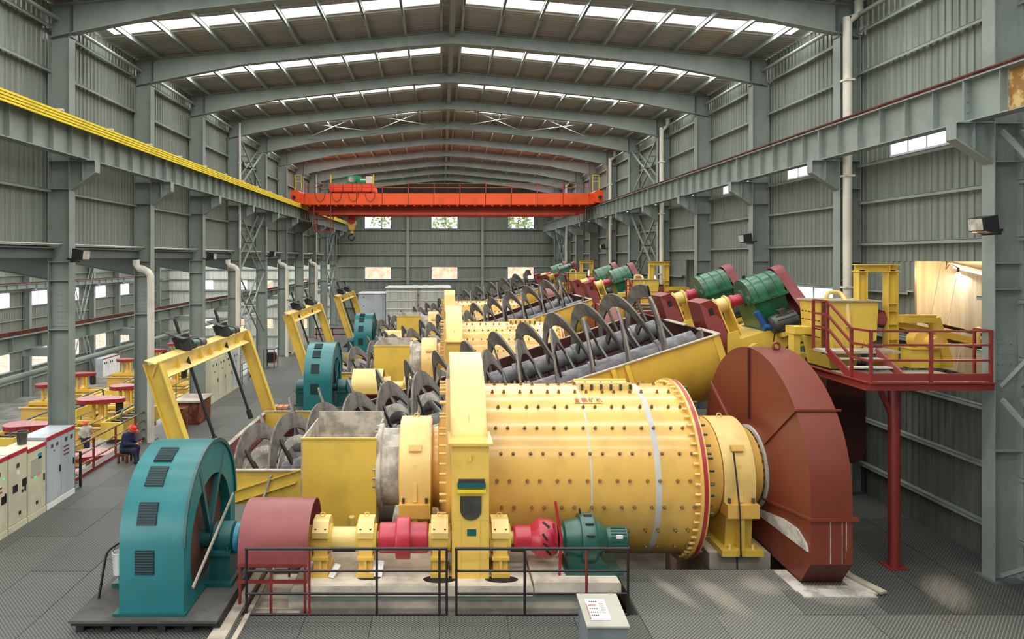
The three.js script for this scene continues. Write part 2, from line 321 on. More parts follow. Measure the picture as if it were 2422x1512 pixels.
// columns
const ordinal = n => ['first', 'second', 'third', 'fourth', 'fifth', 'sixth', 'seventh', 'eighth', 'ninth', 'tenth', 'eleventh', 'twelfth'][n];
frames.forEach((d, k) => {
  if (d < 9 || d > 80) return;
  for (const s of [-1, 1]) {
    const xi = s < 0 ? XL : XR, xo = xi + s * .68, top = roofY(xo) - 1.2, y0 = 0;
    const at = s < 0 ? k - 4 : k - 4;
    const c = struct('steel_column', [(xi + xo) / 2, y0, d], null, null);
    tag(c, `grey steel H column, ${ordinal(k - 3)} of the row on the ${s < 0 ? 'control cabinet' : 'conveyor opening'} side`, 'column');
    part(c, 'flange', box(xi, xi + s * .022, y0, top, d - .18, d + .18), M.steel);
    part(c, 'flange', box(xo - s * .022, xo, y0, top, d - .18, d + .18), M.steel);
    part(c, 'web', box(xi + s * .02, xo - s * .02, y0, top, d - .012, d + .012), M.steel);
    for (const y of [s < 0 ? 5.15 : 3, 7.3, 9.62, 10.5, 6.7]) part(c, 'stiffener', box(xi + s * .02, xo - s * .02, y - .012, y + .012, d - .17, d + .17), M.steel);
    part(c, 'base_plate', box(xi - s * .1, xo + s * .04, 0, .04, d - .3, d + .3), M.steelDark);
    if (s < 0 && d > 20 && d < 41) part(c, 'splice_plate', [box(xi - .03, xi - .62, 5.25, 6.35, d - .03, d - .012), ...[...Array(30)].map((_, i) => cyl([xi - .1 - (i % 5) * .11, 5.35 + Math.floor(i / 5) * .18, d - .045], [xi - .1 - (i % 5) * .11, 5.35 + Math.floor(i / 5) * .18, d - .03], .018, .018, 6))], M.steel);
    if (s > 0) part(c, 'splice_plate', [box(xi + .03, xi + .64, 4.6, 5.6, d - .03, d - .012), ...[...Array(24)].map((_, i) => cyl([xi + .1 + (i % 6) * .1, 4.75 + Math.floor(i / 6) * .23, d - .05], [xi + .1 + (i % 6) * .1, 4.75 + Math.floor(i / 6) * .23, d - .03], .018, .018, 6))], M.steel);
    // corbel that carries the crane beam
    const xt = s < 0 ? -11.0 : 11.75;
    part(c, 'corbel', [extZ([[xi, 10.5], [xt, 10.5], [xt, 10.14], [xi, 9.58]], d - .012, d + .012), beam([xi, 9.58, d], [xt, 10.14, d], .3, .025), box(Math.min(xi, xt), Math.max(xi, xt), 10.5, 10.53, d - .2, d + .2), box(xt - .01, xt + .01, 10.14, 10.5, d - .15, d + .15), box((xi + xt) / 2 - .01, (xi + xt) / 2 + .01, 9.9, 10.5, d - .15, d + .15)], M.steel);
  }
});
// rafters: two tapered arms from the knees to the ridge
frames.forEach((d, k) => {
  if (d < 9 || d > 80) return;
  const r = struct('roof_beam', [XC, 15, d]);
  for (const s of [-1, 1]) {
    const xi = (s < 0 ? XL : XR) + s * .66, xr = XC, xq = XC + s * 8.2;
    const t = x => roofY(x) - .22, b = [[xi, t(xi) - 1.0], [XC + s * 8.6, t(XC + s * 8.6) - .56], [XC + s * 2, t(XC + s * 2) - .46], [xr, t(xr) - .52]];
    const poly = [[xr, t(xr)], [xi, t(xi)], ...b];
    part(r, 'web', extZ(s < 0 ? poly : poly.slice().reverse(), d - .012, d + .012), M.steel);
    const fl = [beam([xr, t(xr), d], [xi, t(xi), d], .26, .025)];
    for (let i = 0; i < 3; i++) fl.push(beam([...b[i], d], [...b[i + 1], d], .28, .03));
    part(r, 'flange', fl, M.steel);
    for (const f of [.12, .3, .48, .66, .84]) { const x = xr + (xi - xr) * f, yb = f > .6 ? t(x) - .6 : t(x) - .48; part(r, 'flange_brace', beam([x, t(x), d + .25], [x, yb, d], .02, .05), M.steel); }
    part(r, 'end_plate', box(xi - s * .7, xi - s * .66, t(xi) - 1.0, t(xi), d - .16, d + .16), M.steelDark);
  }
});
// roof: ribbed sheets, purlins and a strip of translucent panes in the middle of every bay
const ceiling = struct('ceiling', [XC, 15.5, 36]);
const purlinX = []; for (let i = 0; i < 9; i++) purlinX.push(.42 + i * 1.44);
function slopeSheet(s, d0, d1) {                           // ribbed sheet that runs down one slope of the roof
  const x1 = s < 0 ? -12.9 : 13.7, dir = new THREE.Vector3(s, -.096, 0).normalize(), up = new THREE.Vector3(s * .096, 1, 0).normalize();
  const e = new THREE.ExtrudeGeometry(shape(RIB(d0, d1, -1).map(([a, q]) => [s * a, q])), { depth: Math.abs(x1 - XC), bevelEnabled: false });
  return fin(e.applyMatrix4(new THREE.Matrix4().makeBasis(new THREE.Vector3(0, 0, -s), up, dir).setPosition(XC, roofY(XC), 0)));
}
for (let k = -4; k < 11; k++) {
  const d = 15.6 + 6 * k, c = d + 3;
  for (const s of [-1, 1]) {
    part(ceiling, 'roof_sheet', slopeSheet(s, d, c - .48), M.roof);
    part(ceiling, 'roof_sheet', slopeSheet(s, c + .48, d + 6), M.roof);
    const lit = k < 10;
    if (!lit) part(ceiling, 'roof_sheet', slopeSheet(s, c - .48, c + .48), M.roof);
    for (let i = 0; lit && i < 9; i++) {                          // one pane between each pair of purlins
      const xa = XC + s * purlinX[i], xb = XC + s * (i < 8 ? purlinX[i + 1] - .05 : 12.55);
      part(ceiling, 'skylight_window', beam([xa, roofY(xa) + .03, c], [xb, roofY(xb) + .03, c], .96, .02), M.skylight);
    }
    const xe = s < 0 ? -12.9 : 13.7;
    part(ceiling, 'roof_sheet', beam([XC + s * 12.55, roofY(XC + s * 12.55) + .03, c], [xe, roofY(xe) + .03, c], .96, .03), M.roof);
    part(ceiling, 'roof_sheet', beam([XC, roofY(XC) + .03, c], [XC + s * .42, roofY(XC + s * .42) + .03, c], .96, .03), M.roof);
    if (!lit) continue;
    const L = new THREE.RectAreaLight('#fffdf8', SKYLIGHT, .92, 11.9), xm = XC + s * 6.5;
    L.position.set(xm, roofY(xm) - .015, -c); L.lookAt(xm - s * .096, roofY(xm) - 1.015, -c);
    scene.add(L);
  }
}
for (const s of [-1, 1]) for (const px of [...purlinX]) {
  const x = XC + s * px, y = roofY(x);
  part(ceiling, 'purlin', [box(x - .012, x + .012, y - .23, y - .04, D0, DE), box(x - .05, x + .05, y - .23, y - .215, D0, DE), box(x - .05, x + .05, y - .055, y - .04, D0, DE)], M.galv);
}
part(ceiling, 'ridge_strut', [box(XC - .03, XC + .03, roofY(XC) - .42, roofY(XC) - .3, D0, DE), box(XC - .1, XC + .1, roofY(XC) - .44, roofY(XC) - .42, D0, DE)], M.steel);
for (const s of [-1, 1]) { const x = s < 0 ? -12.25 : 13.05; part(ceiling, 'eave_pipe', cyl([x, 15.05, 9], [x, 15.05, DE - .3], .065, .065, 8), M.galv); }
// cross bracing in the roof of the braced bay
for (const d of [39.6]) { const b = thing('roof_bracing', 'crossed thin steel roof braces hanging under the fourth skylight strip', 'brace', [XC, 15, d + 3], null, 'structure'); for (const [xa, xb] of [[-9, -4.6], [-4.6, -.6], [1.4, 5.4], [5.4, 9.8]]) part(b, 'brace', [cyl([xa, roofY(xa) - .5, d + .3], [xb, roofY(xb) - .5, d + 5.7], .03, .03, 6), cyl([xb, roofY(xb) - .5, d + .3], [xa, roofY(xa) - .5, d + 5.7], .03, .03, 6)], M.galv); }
// laced wall bracing, one X above the other, both long sides
function lacedBrace(p, q, s) {
  const out = [], o = [s * .0, 0, 0], g = .42;
  for (const k of [0, 1]) out.push(beam([p[0] + s * k * g, p[1], p[2]], [q[0] + s * k * g, q[1], q[2]], .07, .09));
  for (let i = 1; i < 10; i++) { const f = i / 10, at = j => p[j] + (q[j] - p[j]) * f; out.push(beam([at(0), at(1), at(2)], [at(0) + s * g, at(1), at(2)], .035, .035)); }
  return out;
}
for (const [s, d] of [[-1, 39.6], [-1, 69.6], [1, 39.6], [1, 69.6], [1, 9.6]]) {
  const x = (s < 0 ? XL : XR) + s * .12, b = struct('wall_bracing', [x, s < 0 ? 1 : 3, d + 3]);
  const lv = d < 10 ? [[4.5, 10.3], [.2, 4.2]] : s < 0 ? [[11.6, 14.6], [6.6, 10.2], [2.6, 6.4]] : [[11.6, 14.6], [6.2, 10.2]];
  for (const [a, c] of lv) for (const [u, v] of [[a, c], [c, a]]) part(b, 'brace', lacedBrace([x, u, d + .25], [x, v, d + 5.75], s), M.steel);
}

// crane runway beams with their rails
function runway(s) {
  const xi = s < 0 ? -11.2 : 12.0, c = xi + s * .2;
  const r = thing('crane_runway_beam', s < 0 ? 'long grey crane beam with yellow conductor bars along its top' : 'long grey crane beam with a bare rusty rail on top', 'crane beam', [c, 10.55, 44], null, 'structure');
  part(r, 'web', box(c - .01, c + .01, 10.57, 11.5, 9, DE - .4), s < 0 ? M.steel : M.steel);
  part(r, 'flange', box(c - .2, c + .2, 11.5, 11.53, 9, DE - .4), M.steel);
  part(r, 'flange', box(c - .17, c + .17, 10.54, 10.57, 9, DE - .4), M.steel);
  for (let d = 9.6, i = 0; d < DE - .8; d += 1, i++) {
    const joint = i % 6 === 0;
    part(r, joint ? 'joint_plate' : 'stiffener', joint ? [box(c - s * .005, c - s * .18, 10.57, 11.5, d - .025, d + .025), ...[0, 1, 2].map(j => cyl([c - s * .1, 10.78 + j * .24, d - .05], [c - s * .1, 10.78 + j * .24, d + .05], .03, .03, 6))] : box(c - s * .005, c - s * .16, 10.57, 11.5, d - .009, d + .009), M.steel);
  }
  part(r, 'rail', [box(c - .05, c + .05, 11.53, 11.56, 9, DE - .4), box(c - .015, c + .015, 11.56, 11.64, 9, DE - .4), box(c - .036, c + .036, 11.64, 11.68, 9, DE - .4)], M.rail);
  if (s > 0) part(r, 'rust_patch', box(c - .012, c - .0101, 10.6, 11.48, 12.65, 14.55), M.ochre, 'rust-stained web panel');
  return r;
}
runway(-1); runway(1);
for (let i = 0; i < 4; i++) {
  const c = thing('conductor_bar', `yellow crane conductor bar, ${['lowest', 'second from bottom', 'third from bottom', 'topmost'][i]} of four along the crane beam`, 'conductor bar', [-11.05, 11.4 + i * .075, 44]);
  part(c, 'bar', box(-11.09, -11.03, 11.37 + i * .085, 11.43 + i * .085, 9, DE - 3), M.safety);
}
{ const b = thing('conductor_bracket', 'row of small pale brackets holding the yellow conductor bars', 'bracket', [-11.1, 11.4, 44], null, 'stuff'); part(b, 'bracket', [...Array(23)].map((_, i) => box(-11.18, -11.02, 11.7, 11.76, 10.6 + i * 3, 10.75 + i * 3)), M.pvc); }

// rain pipes
function pipe(name, label, pts, r) { const t = thing(name, label, 'pipe', pts[pts.length - 1]); part(t, 'pipe_run', tube(pts, r, 12, 40), M.pvc); const [x, , d] = pts[pts.length - 1]; for (const y of [3, 6.5, 10, 13]) if (y < pts[0][1] - 1.2 && y > pts[pts.length - 1][1]) part(t, 'pipe_clip', box(x - r * 1.15, x + r * 1.15, y - .03, y + .03, d - r * 1.15, d + r * 1.15), M.pvc); return t; }
const upper = (x, d, y1, s) => [[x + s * .35, 15.5, d], [x + s * .34, 15.05, d], [x, 14.85, d], [x, 14.4, d], [x, y1 + 2, d], [x, y1, d]];
pipe('rain_pipe', 'thick white rain pipe on the column beside the feed platform', upper(12.74, 21.24, 0, 1), .13);
pipe('rain_pipe', 'white rain pipe crossing the crane beam at the laced wall brace', upper(12.74, 39.2, 0, 1), .13);
pipe('rain_pipe', 'white rain pipe near the crane end, conveyor opening side', upper(12.74, 51.2, 0, 1), .13);
pipe('rain_pipe', 'thin white rain pipe beside the end wall, conveyor opening side', upper(12.74, 69.2, 0, 1), .12);
for (const [d, n] of [[27.24, 'on the column behind the seated worker'], [38.9, 'between the walkway and the laced brace'], [51.2, 'beside the tall beige cabinets'], [63.2, 'on the last column before the end wall']])
  pipe('bent_drain_pipe', `pale drain pipe with a double bend ${n}`, [[-12.3, 7.35, d], [-12.28, 7.05, d], [-11.95, 6.95, d], [-11.74, 6.75, d], [-11.72, 6.2, d], [-11.72, 3, d], [-11.72, 0, d]], d < 30 ? .14 : .14);
for (const [d, n] of [[39.36, 'thin white pipe from the eaves down to the cable tray'], [63.36, 'thin white pipe near the end wall above the cable tray']]) pipe('thin_pipe', n, [[-11.75, 15.3, d], [-11.75, 14, d], [-11.75, 9, d], [-11.75, 8.0, d]], .07);
// handrail-like pipe behind the columns
{ const t = thing('service_pipe', 'long pale grey pipe running behind the columns over the flotation cells', 'pipe', [-12.9, 3.8, 40]); part(t, 'pipe_run', cyl([-12.9, 3.8, 9.6], [-12.9, 3.8, DE], .09, .09, 10), M.steel); }
{ const t = thing('electrical_conduit', 'thin white conduit along the foot of the upper wall', 'conduit', [-12.1, 7.85, 40]); part(t, 'conduit', cyl([-12.12, 7.86, 9.6], [-12.12, 7.86, DE], .022, .022, 6), M.pvc); }

// floodlights (switched off)
function flood(x, y, d, s, label) {
  const t = thing('floodlight', label, 'floodlight', [x, y, d]);
  part(t, 'housing', extZ([[x, y - .2], [x - s * .32, y - .14], [x - s * .36, y + .16], [x - s * .05, y + .22]].slice()[s > 0 ? 'reverse' : 'slice'](), d - .24, d + .24), M.black);
  part(t, 'lens', beam([x - s * .345, y - .12, d], [x - s * .375, y + .14, d], .4, .012, [1, 0, 0]), M.dustGray);
  part(t, 'bracket', [beam([x, y - .15, d], [x + s * .25, y - .1, d], .05, .05), box(x - .02, x + .02, y - .22, y - .14, d - .26, d + .26)], M.black);
}
flood(12.35, 8.15, 15.2, 1, 'square black floodlight on the column above the conveyor opening');
flood(12.4, 8.2, 27.2, 1, 'black floodlight on the column behind the gear reducers');
flood(12.4, 8.3, 51.4, 1, 'small floodlight far along the wall beside a rain pipe');
flood(-11.55, 7.5, 21.3, -1, 'black floodlight on the column above the control cabinets');
flood(-11.55, 7.5, 33.4, -1, 'white-cased floodlight on the third column beside the walkway');
flood(-11.55, 7.7, 45.4, -1, 'small floodlight hanging on the laced brace');

// ------------------------------------------------------------------ the sunken side hall with the flotation cells
const XA = -40.2, AY = -5.8, AE = 99.6, AX = -26.4;
const aRoof = x => 8.9 - .098 * Math.abs(x - AX);
const floorA = struct('floor_side_hall', [AX, AY, 55]);
part(floorA, 'floor_slab', box(XA - .4, -12.75, AY - .3, AY, 9.6, AE), M.slab);
const wallA = struct('wall_side_hall_far', [XA, 0, 55]);
const aOpen = []; for (let k = 1; k < 14; k++) { const d = 11 + 6 * k; aOpen.push([d + .9, d + 3.9, 2.75, 4.3], [d + .9, d + 3.9, -3.1, -1.4]); }
for (let k = 0; k < 15; k++) { const d = 11 + 6 * k; for (const [a, b, y0, y1] of around(d - (k ? 0 : 1.4), Math.min(d + 6, AE), [AY, 7.6], aOpen)) part(wallA, 'wall_panel', extY(RIB(a, b, 1).map(([p, q]) => [XA + q, p]), y0, y1), M.wall); for (const y of [-4.2, -3.15, -1.35, .5, 1.6, 2.83, 4.25, 5.8, 7]) part(wallA, 'girt', box(XA + .04, XA + .22, y - .04, y + .04, d + .1, d + 5.9), M.steel); }
for (const o of aOpen) sideWindow(XA - .02, ...o, -1, 2);
const wallB = struct('wall_side_hall_end', [AX, 0, AE]);
const bOpen = []; for (const x of [-35.4, -30.4, -26.6, -21.6, -16.6]) bOpen.push([x, x + 1.8, 2.85, 4.25], [x, x + 1.8, -2.9, -1.4]);
for (const [a, b, y0, y1] of around(XA, -12.6, [AY, 0, 6, 7.4], bOpen)) part(wallB, 'wall_panel', extY(RIB(a, b, -1).map(([p, q]) => [p, AE + q]), y0, y1), M.wallPale);
part(wallB, 'gable', extZ([[XA, 7.4], [-12.6, 7.4], [AX, aRoof(AX)]], AE, AE + .06), M.wallPale);
for (const y of [-4, -1.3, .4, 2.7, 4.35, 5.8, 6.9]) part(wallB, 'girt', box(XA, -12.6, y - .07, y + .07, AE - .25, AE - .04), M.steel);
for (const o of bOpen) endWindow(AE + .02, ...o, false);
const wallN = struct('wall_side_hall_front', [AX, 0, 9.5]);
part(wallN, 'wall_panel', box(XA - .2, -12.62, AY, 9, 9.4, 9.55), M.wall);
const roofA = struct('ceiling_side_hall', [AX, 8, 55]);
for (let k = 0; k < 15; k++) {
  const d = 9.6 + 6 * k, c = d + 3;
  for (const s of [-1, 1]) {
    const xe = AX + s * 13.95;
    for (const [a, b] of [[d, c - .6], [c + .6, d + 6]]) part(roofA, 'roof_sheet', beam([AX, aRoof(AX) + .04, (a + b) / 2], [xe, aRoof(xe) + .04, (a + b) / 2], b - a, .06), M.roof);
    for (let i = 0; i < 6; i++) { const xa = AX + s * (.2 + i * 2.3), xb = AX + s * (.2 + (i + 1) * 2.3 - .08); part(roofA, 'skylight_window', beam([xa, aRoof(xa) + .04, c], [xb, aRoof(xb) + .04, c], 1.2, .03), M.skylight); }
    const L = new THREE.RectAreaLight('#fffdf8', ANNEX_SKYLIGHT, 1.1, 13.2), xm = AX + s * 7;
    L.position.set(xm, aRoof(xm) - .02, -c); L.lookAt(xm - s * .098, aRoof(xm) - 1.02, -c); scene.add(L);
  }
}
for (let k = 1; k < 15; k++) {
  const d = 9.6 + 6 * k, r = struct('roof_beam_side_hall', [AX, 7, d]);
  for (const s of [-1, 1]) {
    const xi = AX + s * 13.85, t = x => aRoof(x) - .06;
    const poly = [[AX, t(AX)], [xi, t(xi)], [xi, t(xi) - .75], [xi - s * 2.8, t(xi - s * 2.8) - .5], [AX, t(AX) - .5]];
    part(r, 'web', extZ(s < 0 ? poly : poly.slice().reverse(), d - .012, d + .012), M.steelDark);
    part(r, 'flange', [beam([xi, t(xi) - .75, d], [xi - s * 2.8, t(xi - s * 2.8) - .5, d], .26, .03), beam([xi - s * 2.8, t(xi - s * 2.8) - .5, d], [AX, t(AX) - .5, d], .26, .03)], M.steelDark);
  }
  const e = d + 1.4, c = struct('steel_column_side_hall', [XA + .3, AY, e]);
  part(c, 'shaft', [box(XA + .08, XA + .1, AY, 7.3, e - .2, e + .2), box(XA + .68, XA + .7, AY, 7.3, e - .2, e + .2), box(XA + .1, XA + .68, AY, 7.3, e - .012, e + .012)], M.steel);
  part(c, 'corbel', box(XA + .7, XA + 1.2, 4.26, 4.56, e - .12, e + .12), M.steel);
}
for (const [x, y, s] of [[-13.15, 5.1, 1], [-39.3, 5.1, -1]]) {
  const r = struct('crane_beam_side_hall', [x, 4.56, 50]);
  part(r, 'beam', [box(x - .01, x + .01, 4.58, 5, 9.8, 87), box(x - .18, x + .18, 5, 5.03, 9.8, 87), box(x - .16, x + .16, 4.56, 4.58, 9.8, 87), ...[...Array(50)].map((_, i) => box(x - .15, x + .15, 4.58, 5, 10 + i * 1.5, 10.02 + i * 1.5))], M.steel);
  part(r, 'rail', box(x - .05, x + .05, 5.03, 5.16, 9.8, 87), M.rail);
  if (s > 0) for (const d of frames) if (d > 15 && d < 80) part(r, 'corbel', box(-13.3, -12.48, 4.3, 4.56, d - .15, d + .15), M.steel);
}
for (const d of [71]) { const b = struct('side_hall_bracing', [XA + .5, 0, d + 3]); for (const [u, v, a, c] of [[AY + .3, 7, d + .3, d + 5.7], [7, AY + .3, d + .3, d + 5.7]]) part(b, 'brace', lacedBrace([XA + .5, u, a], [XA + .5, v, c], 1), M.galv); }
// outdoors: red earth bank, trees on its top
const hill = struct('hillside', [-10, -8, 130]);
{
  const g = new THREE.PlaneGeometry(170, 60, 60, 24).toNonIndexed(), p = g.attributes.position;
  for (let i = 0; i < p.count; i++) { const u = p.getX(i), v = p.getY(i) + 30, n = Math.sin(u * .37) * 1.1 + Math.sin(u * .93 + v * .6) * .6; const y = -7 + (14.5 * sm(2, 26, v + n) + .1 * v) * sm(-46, -24, u - 14) + n * .5; p.setXYZ(i, u - 14, y, -(104 + v * .9)); }
  g.deleteAttribute('normal'); part(hill, 'soil_bank', fin(g), M.soil);
}
part(hill, 'yard', box(-130, -41, -7.4, -7, 15, 110), M.soil);
function tree(x, y, d, h, w, label) {
  const t = thing('tree', label, 'tree', [x, y, d]);
  part(t, 'trunk', [cyl([x, y - .5, d], [x + .2, y + h * .7, d], .2, .07, 7), ...[...Array(6)].map((_, i) => cyl([x + .1, y + h * (.3 + i * .07), d], [x + w * .6 * Math.cos(i * 2.1), y + h * (.55 + i * .07), d + w * .6 * Math.sin(i * 2.1)], .07, .02, 5))], M.bark);
  const ls = [];
  for (let i = 0; i < 260; i++) { const a = rr(0, 2 * PI), q = Math.sqrt(rnd()) * w, yy = y + h * rr(.38, 1.05); const g = new THREE.PlaneGeometry(rr(.3, .6), rr(.25, .5)); g.rotateX(rr(0, 3)); g.rotateY(rr(0, 3)); ls.push(fin(g.translate(x + q * Math.cos(a) * Math.sqrt(1.2 - (yy - y) / h), yy, -(d + q * Math.sin(a))))); }
  const l = part(t, 'leaves', ls, M.leaf); l.userData.kind = 'stuff';
}
tree(-11.5, 11.2, 128, 6, 2.6, 'leafy tree on the bank behind the upper window beside the crane hook');
tree(-8, 11, 130, 5.2, 2.2, 'smaller tree behind the upper window beside the crane hook, right of the taller');
tree(.5, 11, 126, 5.5, 3.2, 'wide tree on the bank behind the middle upper window');
tree(12.5, 11, 127, 6, 1.9, 'thin tree behind the upper window beside the crane beam end');
tree(16, 11.2, 131, 5.4, 1.9, 'second thin tree behind the window beside the crane beam end');

// ------------------------------------------------------------------ one mill line (built at the front, repeated twice further back)
line = [];
const SHAFT_Y = 1.13, SHAFT_D = 15.2, MY = 1.89, MD = 18, MR = 2.15;
const bolt = (p, q, r = .03) => cyl(p, q, r, r, 6);

{ // synchronous motor in its arched housing
  const t = thing('synchronous_motor', 'large teal arched motor with louvred vents at the walkway end of the {L} mill line', 'motor', [-5.8, .27, 15.2]);
  const arch = (r, w) => [[15.2 - w, .27], [15.2 + w, .27], ...arc(15.2, 1.62, r, 0, PI, 28).map(([a, b]) => [a, b])];
  part(t, 'housing', extX(arch(1.68, 1.68), -6.45, -5.4, null, .5), M.teal);
  part(t, 'side_panel', extX(arch(1.68, 1.68), -5.4, -5.16, [circle(15.2, 1.22, 1.32, 40)], .5), M.teal);
  part(t, 'arch_rim', extX([...arc(15.2, 1.62, 1.7, 0, PI, 28), ...arc(15.2, 1.62, 1.62, PI, 0, 28)], -5.18, -5.12, null, .5), M.tealDark);
  part(t, 'rotor', latheX([[-5.4, .01], [-5.36, .3], [-5.36, 1.2], [-5.38, 1.3]], 1.22, 15.2, 40), M.rotor);
  for (const e of [-.75, .8]) part(t, 'spoke', beam([-5.2, 1.35, 15.1], [-5.2, 2.85, 15.2 + e], .1, .12), M.tealDark);
  part(t, 'base_flange', box(-6.55, -5.1, .27, .33, 13.45, 16.95), M.tealDark);
  // vents: two on the straight front, two on the curve
  for (const [y0, y1] of [[1.08, 1.56]]) vent(t, y0, y1);
  function vent(t, y0, y1) { const v = part(t, 'vent', box(-6.13, -5.75, y0, y1, 13.5, 13.53), M.dark); part(v, 'louvre', [...Array(9)].map((_, i) => box(-6.12, -5.76, y0 + .02 + i * (y1 - y0) / 9, y0 + .035 + i * (y1 - y0) / 9, 13.485, 13.51)), M.tealDark); }
  for (const a of [22, 48, 68]) {
    const A = a * PI / 180, R = 1.685, at = (q, h) => [15.2 - R * Math.cos(A) + q * Math.sin(A) - h * Math.cos(A), 1.62 + R * Math.sin(A) + q * Math.cos(A) + h * Math.sin(A)];
    const [d0, y0] = at(-.22, 0), [d1, y1] = at(.22, 0);
    const v = part(t, 'vent', beam([-5.93, y0, d0], [-5.93, y1, d1], .38, .04, [0, Math.sin(A), Math.cos(A)]), M.dark);
    part(v, 'louvre', [...Array(8)].map((_, i) => { const [d, y] = at(-.2 + i * .055, .02); return beam([-6.12, y, d], [-5.74, y, d], .014, .016); }), M.tealDark);
  }
  for (const x of [-4.86, -6.85]) {                        // the two shaft bearings
    const s = x > -6 ? 1 : -1, b = part(t, 'bearing_pedestal', [bbox(x - .22, x + .22, .27, .95, 14.8, 15.6, .02), box(x - .3, x + .3, .27, .36, 14.65, 15.75)], M.tealDark);
    part(b, 'bearing_cap', [latheX([[x - .26, .01], [x - .26, .28], [x - .2, .36], [x + .2, .36], [x + .26, .28], [x + .26, .01]], SHAFT_Y, SHAFT_D, 24), box(x - .24, x + .24, .92, 1.0, 14.72, 15.68)], M.tealDark);
    part(b, 'bolt', [...[-1, 1].flatMap(i => [-1, 1].map(j => bolt([x + i * .17, 1.0, 15.2 + j * .42], [x + i * .17, 1.08, 15.2 + j * .42], .035)))], M.tealDark);
  }
  part(t, 'shaft', cyl([-6.9, SHAFT_Y, SHAFT_D], [-4.4, SHAFT_Y, SHAFT_D], .22, .22, 20), M.tealDark);
  part(t, 'coupling_flange', latheX([[-4.6, .01], [-4.6, .34], [-4.5, .34], [-4.5, .31], [-4.44, .31], [-4.44, .36], [-4.36, .36], [-4.36, .01]], SHAFT_Y, SHAFT_D, 28), M.cyan);
}
{ const t = thing('steel_plinth', 'low dark steel plinth under the teal motor of the {L} mill line', 'plinth', [-5.85, 0, 15.2]);
  part(t, 'top_plate', box(-7.35, -4.42, .22, .27, 13.3, 17.2), M.darkPlate);
  for (let i = 0; i < 6; i++) part(t, 'leg', box(-7.25 + i * .54, -7.1 + i * .54, 0, .22, 13.4, 17.1), M.dark);
  for (const d of [13.36, 17.1]) part(t, 'edge_beam', box(-7.33, -4.44, .14, .22, d, d + .05), M.black);
}
{ const t = thing('clutch_guard', 'arched {C} drum guard open at one end beside the teal motor, {L} mill line', 'guard', [-3.6, .3, 15.2]);
  const ring = (r, r2) => [[15.2 - r, .92], [15.2 - r, SHAFT_Y], ...arc(15.2, SHAFT_Y, r, PI, 0, 32), [15.2 + r, .92], [15.2 + r2, .92], ...arc(15.2, SHAFT_Y, r2, 0, PI, 32), [15.2 - r2, .92]];
  part(t, 'cover', extX(ring(.86, .83), -4.33, -2.85, null, .4), M.brownPink);
  part(t, 'drum', latheX([[-4.25, .01], [-4.25, .62], [-3.1, .62], [-3.1, .01]], SHAFT_Y, SHAFT_D, 32), M.redOx);
  part(t, 'stand_rail', [beam([-4.33, .9, 14.34], [-2.85, .9, 14.34], .06, .06), beam([-4.33, .55, 14.34], [-2.85, .55, 14.34], .06, .06), beam([-4.33, .9, 16.06], [-2.85, .9, 16.06], .06, .06)], M.redOx);
  for (const x of [-4.28, -3.62, -2.9]) for (const d of [14.34, 16.06]) part(t, 'leg', beam([x, -.15, d], [x, .9, d], .05, .05), M.redOx);
}
{ const t = thing('concrete_block', 'low rough concrete block under the drum guard of the {L} mill line', 'concrete block', [-3.6, -2.6, 15.2]); part(t, 'block', bbox(-4.15, -3.0, -2.6, -.15, 14.25, 16.2, .04), M.concrete); }
// drive shaft line
const bearingAt = [[-2.85, -2.5, 'between the drum guard and the shaft'], [-1.86, -1.5, 'between the yellow shaft and the red coupling'], [-.24, .14, 'between the red coupling and the gear cover'], [1.1, 1.48, 'between the gear cover and the black-marked clutch']];
for (const [a, b, where] of bearingAt) {
  const t = thing('pillow_bearing', `yellow pillow bearing ${where}, {L} mill line`, 'bearing', [(a + b) / 2, .42, 15.2]);
  part(t, 'pedestal', [box(a + .03, b - .03, .5, 1.25, 14.9, 15.5), box(a - .01, b + .01, .42, .5, 14.78, 15.62), box(a, b, .78, .84, 14.82, 15.58), beam([(a + b) / 2, .5, 14.86], [(a + b) / 2, .8, 14.86], .06, .06)], M.coverYellow);
  part(t, 'cap', extX([[14.84, 1.25], [15.56, 1.25], [15.56, 1.38], [15.42, 1.56], [15.34, 1.6], [15.06, 1.6], [14.98, 1.56], [14.84, 1.38]], a, b, null, 0), M.cream);
  for (const d of [14.9, 15.5]) for (const x of [a + .07, b - .07]) part(t, 'bolt', bolt([x, 1.36, d], [x, 1.45, d], .03), M.motorGray);
  part(t, 'lifting_eye', fin(new THREE.TorusGeometry(.05, .014, 6, 12).translate((a + b) / 2, 1.65, -15.2)), M.cream);
  part(t, 'end_seal', [cyl([a - .05, SHAFT_Y, SHAFT_D], [b + .05, SHAFT_Y, SHAFT_D], .3, .3, 24)], M.yellow);
}
{ const t = thing('drive_shaft', 'pale yellow drive shaft running in pillow bearings of the {L} mill line', 'shaft', [-1.3, SHAFT_Y, SHAFT_D]);
  part(t, 'shaft', cyl([-2.95, SHAFT_Y, SHAFT_D], [1.7, SHAFT_Y, SHAFT_D], .14, .14, 20), M.cream); part(t, 'sleeve', cyl([-2.46, SHAFT_Y, SHAFT_D], [-1.9, SHAFT_Y, SHAFT_D], .235, .235, 28), M.cream); part(t, 'hub', cyl([-3.05, SHAFT_Y, SHAFT_D], [-2.86, SHAFT_Y, SHAFT_D], .27, .27, 24), M.yellow); }
